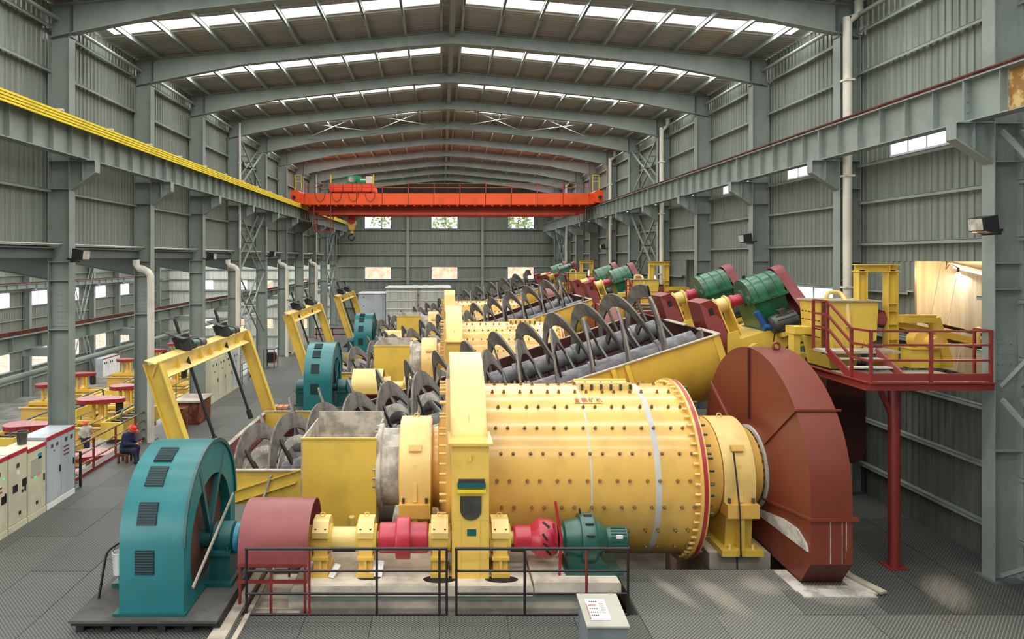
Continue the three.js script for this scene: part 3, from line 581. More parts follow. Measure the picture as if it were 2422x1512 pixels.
{ const t = thing('flange_coupling', 'bright red ribbed flange coupling on the drive shaft of the {L} mill line', 'coupling', [-.85, SHAFT_Y - .45, SHAFT_D]);
  part(t, 'sleeve', latheX([[-1.4, .01], [-1.4, .3], [-1.37, .33], [-.34, .33], [-.31, .3], [-.31, .01]], SHAFT_Y, SHAFT_D, 32), M.red);
  part(t, 'flange', latheX([[-1.02, .3], [-1.02, .43], [-.99, .45], [-.73, .45], [-.7, .43], [-.7, .3]], SHAFT_Y, SHAFT_D, 36), M.red); }
{ const t = thing('gear_cover', 'tall yellow box cover over the girth gear of the {L} mill line', 'gear cover', [.61, .42, 16.5]);
  const R = 3.0, x0 = .2, x1 = 1.03, up = [];
  up.push([15.05, 3.36]); for (let a = 152; a >= 90; a -= 4) { const A = a * PI / 180; up.push([MD + R * Math.cos(A), MY + R * Math.sin(A)]); }
  const back = []; for (let a = 90; a >= 10; a -= 5) { const A = a * PI / 180; back.push([MD + R * Math.cos(A), MY + R * Math.sin(A)]); }
  part(t, 'upper_cover', extX([...up, ...back, [20.9, 1.89], [20.6, 1.89], ...arc(MD, MY, 2.6, 0, PI * .82, 24)], x0, x1, null, .3), M.cream);
  part(t, 'lower_cover', extX([[14.75, .42], [15.6, .42], [15.6, 3.36], [14.75, 3.36]], x0 + .02, x1, null, 0), M.coverYellow);
  part(t, 'seam_flange_or_shade', box(x0 - .06, x1 + .08, 3.33, 3.39, 14.66, 15.7), M.millYellow);
  part(t, 'side_plate', [extX([[15.6, 3.36], [15.6, .42], [15.85, .42], ...arc(MD, MY, 2.62, PI * 1.15, PI * .83, 12)], x0 + .02, x0 + .05, null, 0), extX([[15.6, 3.36], [15.6, .42], [15.85, .42], ...arc(MD, MY, 2.62, PI * 1.15, PI * .83, 12)], x1 - .03, x1, null, 0)], M.millYellow);
  const h = part(t, 'inspection_hatch', extZ([[.4, 2.22], [.86, 2.22], [.86, 1.95], ...arc(.63, 1.93, .23, 0, -PI, 12), [.4, 1.95]], 14.72, 14.75), M.motorGray, 'dark rounded inspection hatch');
  part(t, 'guard_bar', [box(.34, .95, 2.42, 2.52, 14.66, 14.75)], M.tealDark); part(t, 'guard_bar', box(.34, .95, 2.32, 2.38, 14.64, 14.74), M.safety, 'yellow guard bar'); part(t, 'guard_bar', box(.36, .93, 2.52, 2.6, 14.7, 14.75), M.motorGray);
  part(t, 'stencil_mark', box(.55, .75, 1.35, 1.5, 14.742, 14.75), M.tealDark);
  part(t, 'seam', [box(x0 + .02, x1, 1.7, 1.712, 14.744, 14.75), box(.42, .43, .45, 1.7, 14.744, 14.75), box(.83, .84, .45, 1.7, 14.744, 14.75)], M.yellow);
  for (const [y, d] of [[3.8, 15.32], [3.05, 14.74]]) part(t, 'lifting_lug', box(.6, .63, y - .05, y + .06, d - .06, d + .02), M.cream);
}
{ const t = thing('barring_clutch', 'red conical clutch with black patches beside the green geared motor, {L} mill line', 'clutch', [2.1, SHAFT_Y - .4, SHAFT_D]);
  part(t, 'body', latheX([[1.6, .01], [1.6, .24], [1.64, .27], [1.98, .27], [2.14, .4], [2.2, .42], [2.42, .41], [2.56, .34], [2.58, .01]], SHAFT_Y, SHAFT_D, 36), M.red);
  for (const a of [70, 108, 135, 158]) { const A = a * PI / 180; part(t, 'slot', beam([2.22 + (a % 3) * .03, SHAFT_Y + .41 * Math.cos(A - .9), SHAFT_D - .41 * Math.sin(A - .9)], [2.32 + (a % 4) * .03, SHAFT_Y + .41 * Math.cos(A - .55), SHAFT_D - .41 * Math.sin(A - .55)], .06, .04), M.dark); } }
{ const t = thing('shift_lever', 'thin red shift lever standing beside the conical clutch, {L} mill line', 'lever', [2.58, .42, 14.75]);
  part(t, 'rod', [beam([2.56, .42, 14.75], [2.6, 1.3, 14.72], .07, .05), beam([2.6, 1.3, 14.72], [2.5, 2.05, 14.9], .05, .035)], M.redTop); part(t, 'fork', beam([2.5, 1.2, 14.74], [2.44, 1.62, 14.78], .06, .05), M.redTop); part(t, 'foot', box(2.42, 2.76, .42, .48, 14.62, 14.88), M.white); }
{ const t = thing('geared_motor', 'dark green geared motor at the end of the drive shaft, {L} mill line', 'motor', [3.4, .5, SHAFT_D]);
  part(t, 'gear_case', latheX([[2.62, .01], [2.62, .26], [2.7, .26], [2.74, .36], [3.0, .43], [3.08, .43], [3.08, .01]], SHAFT_Y, SHAFT_D, 32), M.green);
  part(t, 'flange', latheX([[3.08, .2], [3.08, .52], [3.14, .54], [3.36, .54], [3.42, .5], [3.42, .2]], SHAFT_Y, SHAFT_D, 32), M.green);
  part(t, 'motor_body', latheX([[3.42, .4], [3.5, .38], [3.62, .3], [3.68, .23], [3.72, .25], [4.12, .25], [4.16, .2], [4.16, .01]], SHAFT_Y, SHAFT_D, 32), M.green);
  for (let i = 0; i < 9; i++) { const A = (20 + i * 16) * PI / 180; part(t, 'cooling_fin', beam([3.76, SHAFT_Y + .26 * Math.cos(A), SHAFT_D - .26 * Math.sin(A)], [4.1, SHAFT_Y + .26 * Math.cos(A), SHAFT_D - .26 * Math.sin(A)], .012, .03), M.green); }
  part(t, 'foot', [extZ([[2.78, .5], [3.75, .5], [3.4, .95], [2.8, 1.0]], 14.9, 15.5), box(2.7, 3.95, .5, .56, 14.72, 15.68)], M.green);
  for (let i = 0; i < 4; i++) { const A = (10 + i * 27) * PI / 180; part(t, 'slot', beam([3.16, SHAFT_Y + .545 * Math.cos(A), SHAFT_D - .545 * Math.sin(A)], [3.34, SHAFT_Y + .545 * Math.cos(A), SHAFT_D - .545 * Math.sin(A)], .07, .02), M.dark); }
  part(t, 'name_plate', box(3.86, 4.0, SHAFT_Y + .08, SHAFT_Y + .15, 14.93, 14.96), M.white); part(t, 'lifting_eye', fin(new THREE.TorusGeometry(.05, .016, 6, 12).rotateY(PI / 2).translate(3.1, SHAFT_Y + .6, -15.2)), M.dark); }
{ const t = thing('drive_foundation', 'long stained concrete foundation under the drive shaft of the {L} mill line', 'foundation', [.4, -2.6, 15.4]);
  part(t, 'slab', bbox(-2.95, 1.95, .2, .42, 14.42, 16.1, .03), M.concrete); part(t, 'slab', bbox(1.97, 3.82, .24, .5, 14.4, 16.0, .03), M.concrete);
  part(t, 'block', bbox(-3.3, 3.7, -2.6, .2, 14.55, 16.1, .03), M.concrete);
  part(t, 'oil_stain', [fin(new THREE.CircleGeometry(.3, 18).rotateX(-PI / 2).scale(1.2, 1, .6).translate(-.05, .4215, -14.72)), fin(new THREE.CircleGeometry(.28, 18).rotateX(-PI / 2).scale(1.3, 1, .6).translate(1.3, .4215, -14.72)), fin(new THREE.CircleGeometry(.2, 18).rotateX(-PI / 2).scale(1.3, 1, .6).translate(-1.6, .4215, -14.8))], M.dark);
  part(t, 'channel_edge', [box(-3.3, 3.7, .08, .2, 14.5, 14.56)], M.steel); }
for (const [x, w] of [[-1.3, 'a pale plate'], [-2.3, 'a grey rag']]) { const t = thing('loose_plate', x > -2 ? 'small pale plate leaning on the foundation beside the red coupling, {L} mill line' : 'crumpled pale rag lying by the first pillow bearing, {L} mill line', x > -2 ? 'plate' : 'rag', [x, .42, 14.85]); part(t, 'sheet', x > -2 ? beam([-1.45, .44, 14.8], [-1.42, .68, 15.05], .28, .02) : beam([-2.42, .44, 14.75], [-2.3, .62, 15.0], .14, .03), M.white); }

{ // ball mill
  const t = thing('ball_mill', 'huge yellow horizontal ball mill drum studded with bolts, {L} mill line', 'ball mill', [3.4, -.3, MD]);
  part(t, 'shell', latheX([[.95, 1.9], [.95, MR], [6.06, MR], [6.06, 1.9]], MY, MD, 96), M.millYellow);
  part(t, 'girth_gear', latheX([[.35, 2.0], [.35, 2.52], [.9, 2.52], [.9, 2.0]], MY, MD, 72), M.motorGray);
  part(t, 'discharge_head', latheX([[.1, .9], [.1, 2.28], [.32, 2.28], [.32, MR], [.96, MR], [.96, 1.9]], MY, MD, 80), M.millYellow);
  part(t, 'discharge_cone', latheX([[-.28, 1.02], [-.1, 1.05], [.1, 1.75]], MY, MD, 64), M.millYellow);
  part(t, 'flange_ring', latheX([[6.04, 2.0], [6.04, 2.3], [6.1, 2.3], [6.1, 2.0]], MY, MD, 96), M.millYellow);
  part(t, 'flange_ring', latheX([[6.1, 2.0], [6.1, 2.29], [6.2, 2.29], [6.2, 2.0]], MY, MD, 96), M.redRing, 'crimson flange ring');
  part(t, 'feed_head', latheX([[6.2, 2.28], [6.24, 2.28], [6.26, 2.1], [6.55, 1.35], [6.62, 1.3], [6.96, 1.28]], MY, MD, 80), M.millYellow);
  part(t, 'trunnion', latheX([[-1.62, .94], [-1.62, .98], [-1.06, .98], [-1.06, .9], [-.2, 1.0]], MY, MD, 56), M.dustGray, 'dusty grey discharge trunnion');
  part(t, 'trunnion_flange', latheX([[-1.66, .6], [-1.66, 1.08], [-1.55, 1.1], [-1.52, .96]], MY, MD, 56), M.dustGray);
  part(t, 'trunnion', latheX([[7.7, .92], [7.9, .92], [7.9, 1.0], [8.08, 1.0], [8.08, .9], [8.2, .9], [8.2, .4]], MY, MD, 56), M.millYellow);
  for (let r = -1; r <= 8; r++) for (let i = 0; i < 7; i++) for (const o of [0, .292]) {
    const A = r * 16.4 * PI / 180 + .002, x = 1.3 + i * .705 + o + (r % 2 ? .0 : .1); if (x > 5.95) continue;
    const s = Math.sin(A), c = Math.cos(A), at = q => [x, MY + q * c, MD - q * s];
    part(t, 'bolt', [cyl(at(MR - .01), at(MR + .03), .045, .04, 8), cyl(at(MR + .03), at(MR + .085), .028, .028, 6)], M.boltBrown);
  }
  for (let i = 0; i < 30; i++) { const A = (-24 + i * 6) * PI / 180, s = Math.sin(A), c = Math.cos(A); const at = (x, q) => [x, MY + q * c, MD - q * s];
    part(t, 'bolt', [cyl(at(5.92, 2.22), at(6.05, 2.22), .035, .035, 6)], M.cream);
    if (i % 1 === 0) part(t, 'bolt', [cyl(at(-.06, i % 2 ? 2.2 : 2.05), at(.1, i % 2 ? 2.2 : 2.05), .034, .034, 6)], M.cream);
    if (i % 3 === 0) part(t, 'bolt', cyl(at(6.2, 2.22), at(6.36, 2.22), .03, .03, 6), M.motorGray);
    if (i % 2) { part(t, 'bolt', cyl(at(8.08, .96), at(8.16, .96), .03, .03, 6), M.motorGray); part(t, 'bolt', cyl(at(7.82, .96), at(7.9, .96), .03, .03, 6), M.motorGray); part(t, 'bolt', cyl(at(-1.74, 1.03), at(-1.66, 1.03), .026, .026, 6), M.dustGray); part(t, 'bolt', cyl(at(6.56, 1.45), at(6.68, 1.45), .03, .03, 6), M.motorGray); } }
  const ring = (x0, x1, dr, a0, a1) => latheX([[x0, MR - .02], [x0, MR + dr], [x1, MR + dr], [x1, MR - .02]], MY, MD, 48, a0, a1);
  part(t, 'dust_band', ring(3.5, 3.54, .004, PI * .5, PI * 1.05), M.band, 'thin grey band'); part(t, 'dust_band', ring(5.02, 5.16, .004, PI * .48, PI * .98), M.band, 'wide grey band');
  // access cover on top
  const hat = part(t, 'access_cover', [box(3.55, 4.95, MY + MR - .06, MY + MR + .07, 17.55, 18.3), box(3.55, 4.95, MY + MR + .07, MY + MR + .12, 17.6, 17.66), box(3.55, 4.95, MY + MR + .07, MY + MR + .12, 18.2, 18.26)], M.cream);
  for (let i = 0; i < 6; i++) part(hat, 'cover_bolt', box(3.6 + i * .25, 3.66 + i * .25, MY + MR - .04, MY + MR + .1, 17.5, 17.56), M.motorGray);
  // red lettering: four characters and a rule under them
  const CH = [[[.5, 1, .05, .6], [.5, 1, .95, .6], [.25, .62, .75, .62], [.15, .38, .85, .38], [.5, .62, .5, .05], [.05, .05, .95, .05], [.28, .28, .36, .14], [.72, .28, .64, .14]],
    [[.05, .95, .05, .2], [.05, .2, 0, .03], [.05, .95, .24, .95], [.24, .95, .24, .05], [.05, .65, .24, .65], [.05, .36, .24, .36], [.34, .95, .34, .2], [.34, .2, .3, .03], [.34, .95, .53, .95], [.53, .95, .53, .05], [.34, .65, .53, .65], [.34, .36, .53, .36], [.78, 1, .72, .88], [.66, .85, .94, .85], [.94, .85, .94, .62], [.66, .85, .66, .42], [.66, .42, 1, .42], [1, .42, .98, .05], [.98, .05, .9, .1], [.6, .22, .88, .22], [.76, .72, .82, .62]],
    [[0, .9, .42, .9], [.2, .9, 0, .45], [.1, .55, .1, .1], [.1, .55, .38, .55], [.38, .55, .38, .1], [.1, .1, .38, .1], [.72, 1, .76, .9], [.52, .85, 1, .85], [.52, .85, .52, .4], [.52, .4, .42, 0]],
    [[0, .72, .45, .72], [.22, 1, .22, 0], [.22, .7, 0, .3], [.22, .7, .42, .42], [.55, .9, .55, .35], [.55, .35, .45, 0], [.55, .9, .82, .9], [.82, .9, .82, .1], [.82, .1, 1, .1], [1, .1, 1, .3]]];
  const onShell = (x, w) => { const A = (28 - w) * PI / 180; return [x, MY + (MR + .004) * Math.cos(A), MD - (MR + .004) * Math.sin(A)]; }, ink = [];
  CH.forEach((c, i) => c.forEach(([a, b, e, f]) => ink.push(beam(onShell(3.34 + i * .185 + a * .135, b * 4.6), onShell(3.34 + i * .185 + e * .135, f * 4.6), .016, .006, [0, .9, -.4]))));
  ink.push(beam(onShell(3.32, -1.4), onShell(4.04, -1.4), .014, .006, [0, .9, -.4]));
  part(t, 'lettering', ink, M.redTop, 'red painted Chinese characters');
}
for (const [x0, x1, where] of [[-1.05, -.28, 'discharge'], [6.98, 7.76, 'feed']]) {
  const t = thing('trunnion_bearing', `big rounded yellow trunnion bearing at the ${where} end of the {L} mill`, 'bearing', [(x0 + x1) / 2, .1, MD]);
  const c = (x0 + x1) / 2;
  part(t, 'cap', extX([[MD - 1.28, 1.35], ...arc(MD, MY, 1.3, PI, 0, 36), [MD + 1.28, 1.35], ...arc(MD, MY, 1.02, -.55, PI + .55, 36)], x0, x1, null, .4), M.cream);
  part(t, 'cap_rib', [extX([[MD - 1.36, 1.4], [MD - 1.24, 1.4], [MD - 1.2, 2.3], [MD - 1.25, 2.3]], c - .05, c + .05, null, 0)], M.cream);
  part(t, 'side_ring', latheX([[x0 - .03, 1.04], [x0 - .03, 1.24], [x0 + .02, 1.24]], MY, MD, 56), M.millYellow); part(t, 'side_ring', latheX([[x1 - .02, 1.24], [x1 + .03, 1.24], [x1 + .03, 1.04]], MY, MD, 56), M.millYellow);
  part(t, 'joint_flange', [box(x0 + .0, x1 - .0, 1.05, 1.38, MD - 1.5, MD - 1.05), box(x0, x1, 1.05, 1.38, MD + 1.05, MD + 1.5)], M.millYellow);
  part(t, 'pedestal', [extX([[MD - 1.15, .24], [MD + 1.15, .24], [MD + 1.25, 1.1], [MD + .95, 1.1], ...arc(MD, MY, 1.04, -.85, -PI + .85, 16), [MD - .95, 1.1], [MD - 1.25, 1.1]], x0 + .06, x1 - .06, null, .3), box(c - .06, c + .06, .24, 1.06, MD - 1.42, MD - 1.1)], M.yellow);
  part(t, 'base_plate', box(x0 - .12, x1 + .12, .1, .25, MD - 1.45, MD + 1.45), M.yellow);
  for (const x of [x0 + .1, x1 - .1]) { part(t, 'bolt', bolt([x, 1.38, MD - 1.36], [x, 1.5, MD - 1.36], .04), M.motorGray); part(t, 'bolt', bolt([x, .25, MD - 1.36], [x, .36, MD - 1.36], .045), M.cream); }
  part(t, 'oil_cup', extX([[MD - 1.2, 2.62], ...arc(MD - 1.02, 2.75, .12, PI, 2 * PI, 10)].map(([d, y]) => [d, y]), c - .16, c + .16, null, 0), M.millYellow);
  part(t, 'lifting_eye', fin(new THREE.TorusGeometry(.06, .018, 6, 12).translate(c, MY + 1.34, -MD)), M.cream);
  const p = thing('bearing_pier', `concrete pier under the trunnion bearing at the ${where} end of the {L} mill`, 'pier', [c, -2.6, MD]);
  part(p, 'block', bbox(x0 - .3, x1 + .35, -2.6, -.32, 16.85, 20.2, .03), M.concrete); part(p, 'cap_slab', bbox(x0 - .34, x1 + .4, -.32, .1, 16.8, 20.25, .03), M.concrete);
}
{ const t = thing('hanging_cable', 'grey cable hanging down the feed-end trunnion bearing of the {L} mill', 'cable', [7.2, -.3, 16.7]); part(t, 'cable', tube([[7.2, 2.62, 16.7], [7.22, 2.2, 16.62], [7.24, 1.2, 16.42], [7.27, .3, 16.45], [7.3, .12, 16.5], [7.32, .08, 16.78], [7.35, -.8, 16.78]], .022, 6, 40), M.rope); }
{ // discharge box with the open top
  const t = thing('discharge_box', 'open-topped dull yellow discharge box at the outlet of the {L} mill', 'hopper', [-2.58, .0, 18.1]);
  part(t, 'front_plate', box(-3.52, -1.65, .62, 2.88, 17.0, 17.04), M.yellow); part(t, 'back_plate', box(-3.5, -1.65, .62, 3.05, 19.26, 19.3), M.dustGray, 'slurry-grey inner back plate');
  part(t, 'side_plate', box(-3.54, -3.5, .62, 2.86, 17.0, 19.3), M.dustGray); part(t, 'side_plate', [extX([[17.04, .62], [19.26, .62], [19.26, 2.86], [17.04, 2.86]], -1.69, -1.65, [circle(MD, MY, .9, 28)], 0)], M.dustGray);
  part(t, 'bottom_plate', box(-3.5, -1.66, .6, .64, 17.0, 19.3), M.yellow); part(t, 'outlet_pipe', cyl([-2.25, .3, 17.05], [-2.25, .95, 16.9], .07, .07, 12), M.paleYellow);
  part(t, 'rim', [box(-3.55, -1.62, 2.86, 2.9, 16.97, 17.03)], M.yellow); for (const x of [-3.35, -1.85]) for (const d of [17.15, 19.1]) part(t, 'leg', box(x - .06, x + .06, -2.6, .62, d - .06, d + .06), M.yellow);
}
{ // scoop housing at the feed end
  const t = thing('scoop_housing', 'big red-brown rounded scoop housing at the feed end of the {L} mill', 'housing', [8.65, 0, MD]);
  const R = 2.98, CY = 2.05, x0 = 8.19, x1 = 9.12;
  const outline = [[MD - R, .6], ...arc(MD, CY, R, PI, -.35, 40), [19.6, .1], [15.55, .02], [15.45, .02]];
  part(t, 'casing', extX(outline, x0, x1, [circle(MD, MY, .98, 36)], .35), M.brown);
  part(t, 'hub_ring', latheX([[8.14, .98], [8.14, 1.08], [8.2, 1.08]], MY, MD, 48), M.dustGray);
  const radial = (a, r0, r1) => { const A = a * PI / 180; return beam([x0 - .02, CY + r0 * Math.sin(A), MD - r0 * Math.cos(A)], [x0 - .02, CY + r1 * Math.sin(A), MD - r1 * Math.cos(A)], .05, .07, [0, Math.cos(A), Math.sin(A)]); };
  part(t, 'seam_flange_or_shade', [radial(38, 1.05, R + .05), beam([x0 - .05, CY + (R + .02) * Math.sin(.663), MD - (R + .02) * Math.cos(.663)], [x1 + .1, CY + (R + .02) * Math.sin(.663), MD - (R + .02) * Math.cos(.663)], .06, .05)], M.brown);
  part(t, 'seam_flange_or_shade', [radial(148, 1.05, R + .02)], M.brownPink);
  part(t, 'seam_flange_or_shade', [beam([x0 - .02, 1.62, 15.02], [x0 - .02, 1.3, 17.2], .07, .05), box(x0 - .05, x1 + .12, 1.57, 1.64, 14.96, 15.1), beam([x1 + .02, 1.62, 15.02], [x1 + .02, 1.3, 17.2], .07, .05)], M.brown);
  part(t, 'seam_flange_or_shade', [radial(90, 1.1, R)], M.lining);  // dark vertical strip painted for a shading crease, no flange stands there
  part(t, 'spill_plate', extX([[15.08, .86], [15.15, 1.02], [15.5, 1.2], [16.2, 1.18], [17.6, .92], [17.6, .8]], x0 - .05, x0 - .005, null, 0), M.dustGray, 'dust-white spill plate');
  const chin = part(t, 'chin_plate', [extX([[MD - R - .01, .6], [15.43, .02], [15.6, .02], [15.2, .62]], x0 + .01, x1 - .01, null, 0)], M.lining);
  part(t, 'lifting_lug', fin(new THREE.TorusGeometry(.085, .035, 8, 16).translate(8.75, CY + R * .995 + .1, -(MD - .3))), M.brown);
  part(t, 'drip_stain', [box(8.62, 8.632, .62, 1.55, MD - R - .004, MD - R + .02), box(8.88, 8.895, .62, 1.55, MD - R - .004, MD - R + .02), box(8.98, 8.99, .9, 1.55, MD - R - .004, MD - R + .02)], M.dustGray);
}
{ const t = thing('scoop_sump', 'pale dusty concrete apron round the foot of the scoop housing, {L} mill line', 'sump', [8.65, 0, 15.4]); part(t, 'kerb', [box(7.85, 8.15, 0, .03, 15.0, 16.0), box(9.16, 9.6, 0, .035, 14.9, 16.2), box(7.9, 9.5, 0, .025, 14.75, 15.25)], M.dustGray); part(t, 'board', beam([9.35, .06, 15.95], [9.7, .06, 14.85], .2, .05), M.deck); }

// twin-spiral classifier: a trough that climbs along +x behind the mill
const AL = Math.atan(.323), inc = g => (Array.isArray(g) ? g.map(inc) : g.rotateZ(AL).translate(0, 2.235, 0));
const I = (s, t, d) => [s * Math.cos(AL) - t * Math.sin(AL), 2.235 + s * Math.sin(AL) + t * Math.cos(AL), d];
function helix(s0, s1, ri, ro, lead, phase, hand, t0, dc, th) {
  const steps = Math.round((s1 - s0) / lead * 30), pos = [], ring = [];
  for (let i = 0; i <= steps; i++) {
    const s = s0 + (s1 - s0) * i / steps, f = hand * 2 * PI * (s - phase) / lead, c = Math.cos(f), n = Math.sin(f);
    ring.push([[s - th, ri], [s - th, ro], [s + th, ro], [s + th, ri]].map(([q, r]) => [q, t0 + r * c, -(dc - r * n)]));
  }
  for (let i = 0; i < steps; i++) for (let k = 0; k < 4; k++) {
    const a = ring[i][k], b = ring[i][(k + 1) % 4], c = ring[i + 1][(k + 1) % 4], d = ring[i + 1][k];
    hand > 0 ? pos.push(...a, ...c, ...b, ...a, ...d, ...c) : pos.push(...a, ...c, ...b, ...a, ...d, ...c);
  }
  const g = new THREE.BufferGeometry(); g.setAttribute('position', new THREE.BufferAttribute(new Float32Array(pos), 3)); g.computeVertexNormals();
  return fin(toCreasedNormals(g, .5));
}
{
  const t = thing('spiral_classifier', 'long yellow sloping trough with two big grey spirals behind the {L} ball mill', 'classifier', [0, -1.5, 25.2]);
  const dn = 21.2, df = 29.3, c1 = 23.2, c2 = 27.3, lobes = (r, o) => { const p = [[dn + o, 0], [dn + o, -.35]]; for (let a = 180; a <= 360; a += 12) { const A = a * PI / 180; if (a > 330) break; p.push([c1 + r * Math.cos(A), -.42 + r * Math.sin(A)]); } for (let a = 210; a <= 360; a += 12) { const A = a * PI / 180; p.push([c2 + r * Math.cos(A), -.42 + r * Math.sin(A)]); } p.push([df - o, -.35], [df - o, 0]); return p; };
  const outer = lobes(2.0, 0), inner = lobes(1.96, .04);
  part(t, 'trough', inc(extX([...outer, ...inner.slice().reverse()], -7.6, 9.12, null, .4)), M.yellow);
  const inn2 = lobes(1.94, .055);
  part(t, 'lining', inc(extX([...lobes(1.955, .042), ...inn2.reverse()], -7.5, 9.08, null, .4)), M.lining);
  part(t, 'rim', inc(beam([-4.55, .01, dn - .03], [9.14, .01, dn - .03], .15, .035)), M.deck); part(t, 'rim', inc(beam([-4.55, .01, df + .03], [9.14, .01, df + .03], .15, .035)), M.deck);
  for (const s of [-3.2, 1.1, 5.6, 6.05]) part(t, 'stiffener', inc([box(s - .01, s + .01, -1.5, -.02, dn - .12, dn), box(s - .07, s + .07, -1.5, -.02, dn - .13, dn - .11)]), M.yellow);
  part(t, 'stiffener', inc([box(8.9, 9.12, -1.4, 0, dn - .03, dn + .01)]), M.yellow);
  for (const s of [-.5]) part(t, 'side_flange', [inc(beam([-7.4, .0, dn - .06], [-4.6, .0, dn - .06], .1, .03)), inc(beam([-7.3, -.34, dn - .06], [-4.9, -.34, dn - .06], .1, .03))], M.yellow);
  part(t, 'end_plate', inc(extX([...lobes(1.98, .02)], 9.08, 9.14, null, 0)), M.lining);
  for (const [a, b] of [[21.2, 22.85], [24.0, 26.2]]) part(t, 'end_rim', inc(box(9.02, 9.16, 0, .035, a, b)), M.deck);
  // upright settling tank at the low end
  for (const d of [dn, df - .03]) part(t, 'tank_wall', extZ([[-7.65, -1.4], [-7.65, .78], [-4.42, .78], [-4.42, -1.4]], d, d + .03), M.yellow);
  part(t, 'weir_plate', box(-7.68, -7.64, -1.4, .7, dn, df), M.brownPink);
  part(t, 'tank_rim', [box(-7.7, -4.4, .76, .8, dn - .1, dn + .05), box(-7.7, -4.4, .76, .8, df - .05, df + .1), box(-7.76, -7.6, .7, .74, dn, df)], M.deck);
  for (const x of [-5.6]) part(t, 'stiffener', beam([x, -.2, dn - .06], [x + .25, .62, dn - .06], .16, .06), M.dustGray);
  part(t, 'slurry', box(-7.6, -4.0, -.35, -.3, dn + .05, df - .05), M.slurry);
  for (const [dc, hand, ph, lead, nm] of [[23.2, -1, 3.18, 2.4, 'near'], [27.3, 1, 5.16, 2.48, 'far']]) {
    const t0 = -.42, sp = part(t, 'spiral_shaft', [inc(cyl([-6.9, t0, dc], [8.95, t0, dc], .36, .36, 24)), inc(cyl([8.9, t0, dc], [9.3, t0, dc], .17, .17, 14))], M.shaft);
    const e0 = -6.9 + (dc > 25 ? -.2 : .0);
    for (const h of [0, .5]) part(sp, 'spiral_blade', inc(helix(e0, dc > 25 ? 9.0 : 8.72, 1.36, 1.9, lead, ph + h * lead, hand, t0, dc, .036)), M.blade);
    for (const h of [0, .5]) part(sp, 'inner_blade', inc(helix(e0, 1.2, .82, 1.1, lead, ph + h * lead, hand, t0, dc, .016)), M.dustGray);
    for (let s = e0 + .3, i = 0; s < 8.9; s += lead / 4, i++) {           // arms that carry the ribbons
      for (const h of [0, .5]) { const f = hand * 2 * PI * (s - ph - h * lead) / lead, c = Math.cos(f), n = Math.sin(f);
        part(sp, 'blade_arm', inc(beam([s, t0 + .36 * c, dc - .36 * n], [s, t0 + 1.5 * c, dc - 1.5 * n], .26, .07, [1, 0, 0])), M.motorGray); }
      if (i % 4 === 0) part(sp, 'shaft_clamp', inc(cyl([s - .16, t0, dc], [s + .16, t0, dc], .42, .42, 20)), M.shaft);
    }
  }
}
{ // lifting gantry over the low end
  const t = thing('lifting_gantry', 'leaning yellow portal with two black screw rods at the low end of the {L} classifier', 'gantry', [-7.3, 0, 25.2]);
  const ax = -8.72, ay = 4.0, lean = (y) => ax + (ay - y) * .335, P = y => [lean(y), y];
  for (const d of [20.6, 29.9]) {
    const a = [...P(0), d], b = [...P(ay + .2), d], off = (p, o) => [p[0] + o, p[1], p[2]];
    part(t, 'leg', [beam(a, b, .02, .5, [1, 0, 0]), beam(off(a, -.25), off(b, -.25), .3, .03, [1, 0, 0]), beam(off(a, .25), off(b, .25), .3, .03, [1, 0, 0])], M.yellow);
    part(t, 'foot_plate', box(lean(0) - .4, lean(0) + .4, 0, .03, d - .25, d + .25), M.yellow);
  }
  const c = [-8.72, 4.02];
  part(t, 'crossbeam', [beam([c[0] + .02, c[1], 20.45], [c[0] + .02, c[1], 30.05], .02, .5, [.318, .948, 0]), beam([c[0] - .07, c[1] + .25, 20.35], [c[0] - .07, c[1] + .25, 30.15], .36, .025, [.318, .948, 0]), beam([c[0] + .1, c[1] - .24, 20.75], [c[0] + .1, c[1] - .24, 29.75], .34, .025, [.318, .948, 0])], M.paleYellow);
  for (const d of [22.2, 24.3, 25.3, 26.4, 28.6]) part(t, 'web_plate', beam([c[0] + .09, c[1] - .2, d], [c[0] - .06, c[1] + .22, d], .03, .17, [1, 0, 0]), M.yellow);
  for (const d of [23.2, 27.3]) {
    const at = q => [-8.72 - .335 * q * .95, 4.0 + q * .95, d];
    part(t, 'screw_rod', cyl(at(-3.05), at(1.4), .055, .055, 10), M.dark);
    part(t, 'rod_end', cyl(at(-3.2), at(-2.85), .1, .1, 10), M.dark);
    const j = part(t, 'screw_jack', [cyl(at(.22), at(.8), .25, .3, 14), beam(at(.28), [...at(.28).slice(0, 2), d + .75], .3, .3)], M.black);
    part(j, 'cover_plate', beam([...at(.84).slice(0, 2), d - .55], [...at(.84).slice(0, 2), d + .4], .7, .035, [.318, .948, 0]), M.motorGray);
    part(j, 'jack_motor', [cyl([at(.42)[0], at(.42)[1], d + .55], [at(.36)[0], at(.36)[1], d + 1.15], .17, .17, 14)], M.green);
    part(j, 'motor_end', cyl([at(.36)[0], at(.36)[1], d + 1.2], [at(.34)[0], at(.34)[1], d + 1.7], .2, .2, 14), M.motorGray);
    part(j, 'jack_coupling', cyl([at(.38)[0], at(.38)[1], d + 1.12], [at(.38)[0], at(.38)[1], d + 1.24], .1, .1, 12), M.redTop);
  }
}
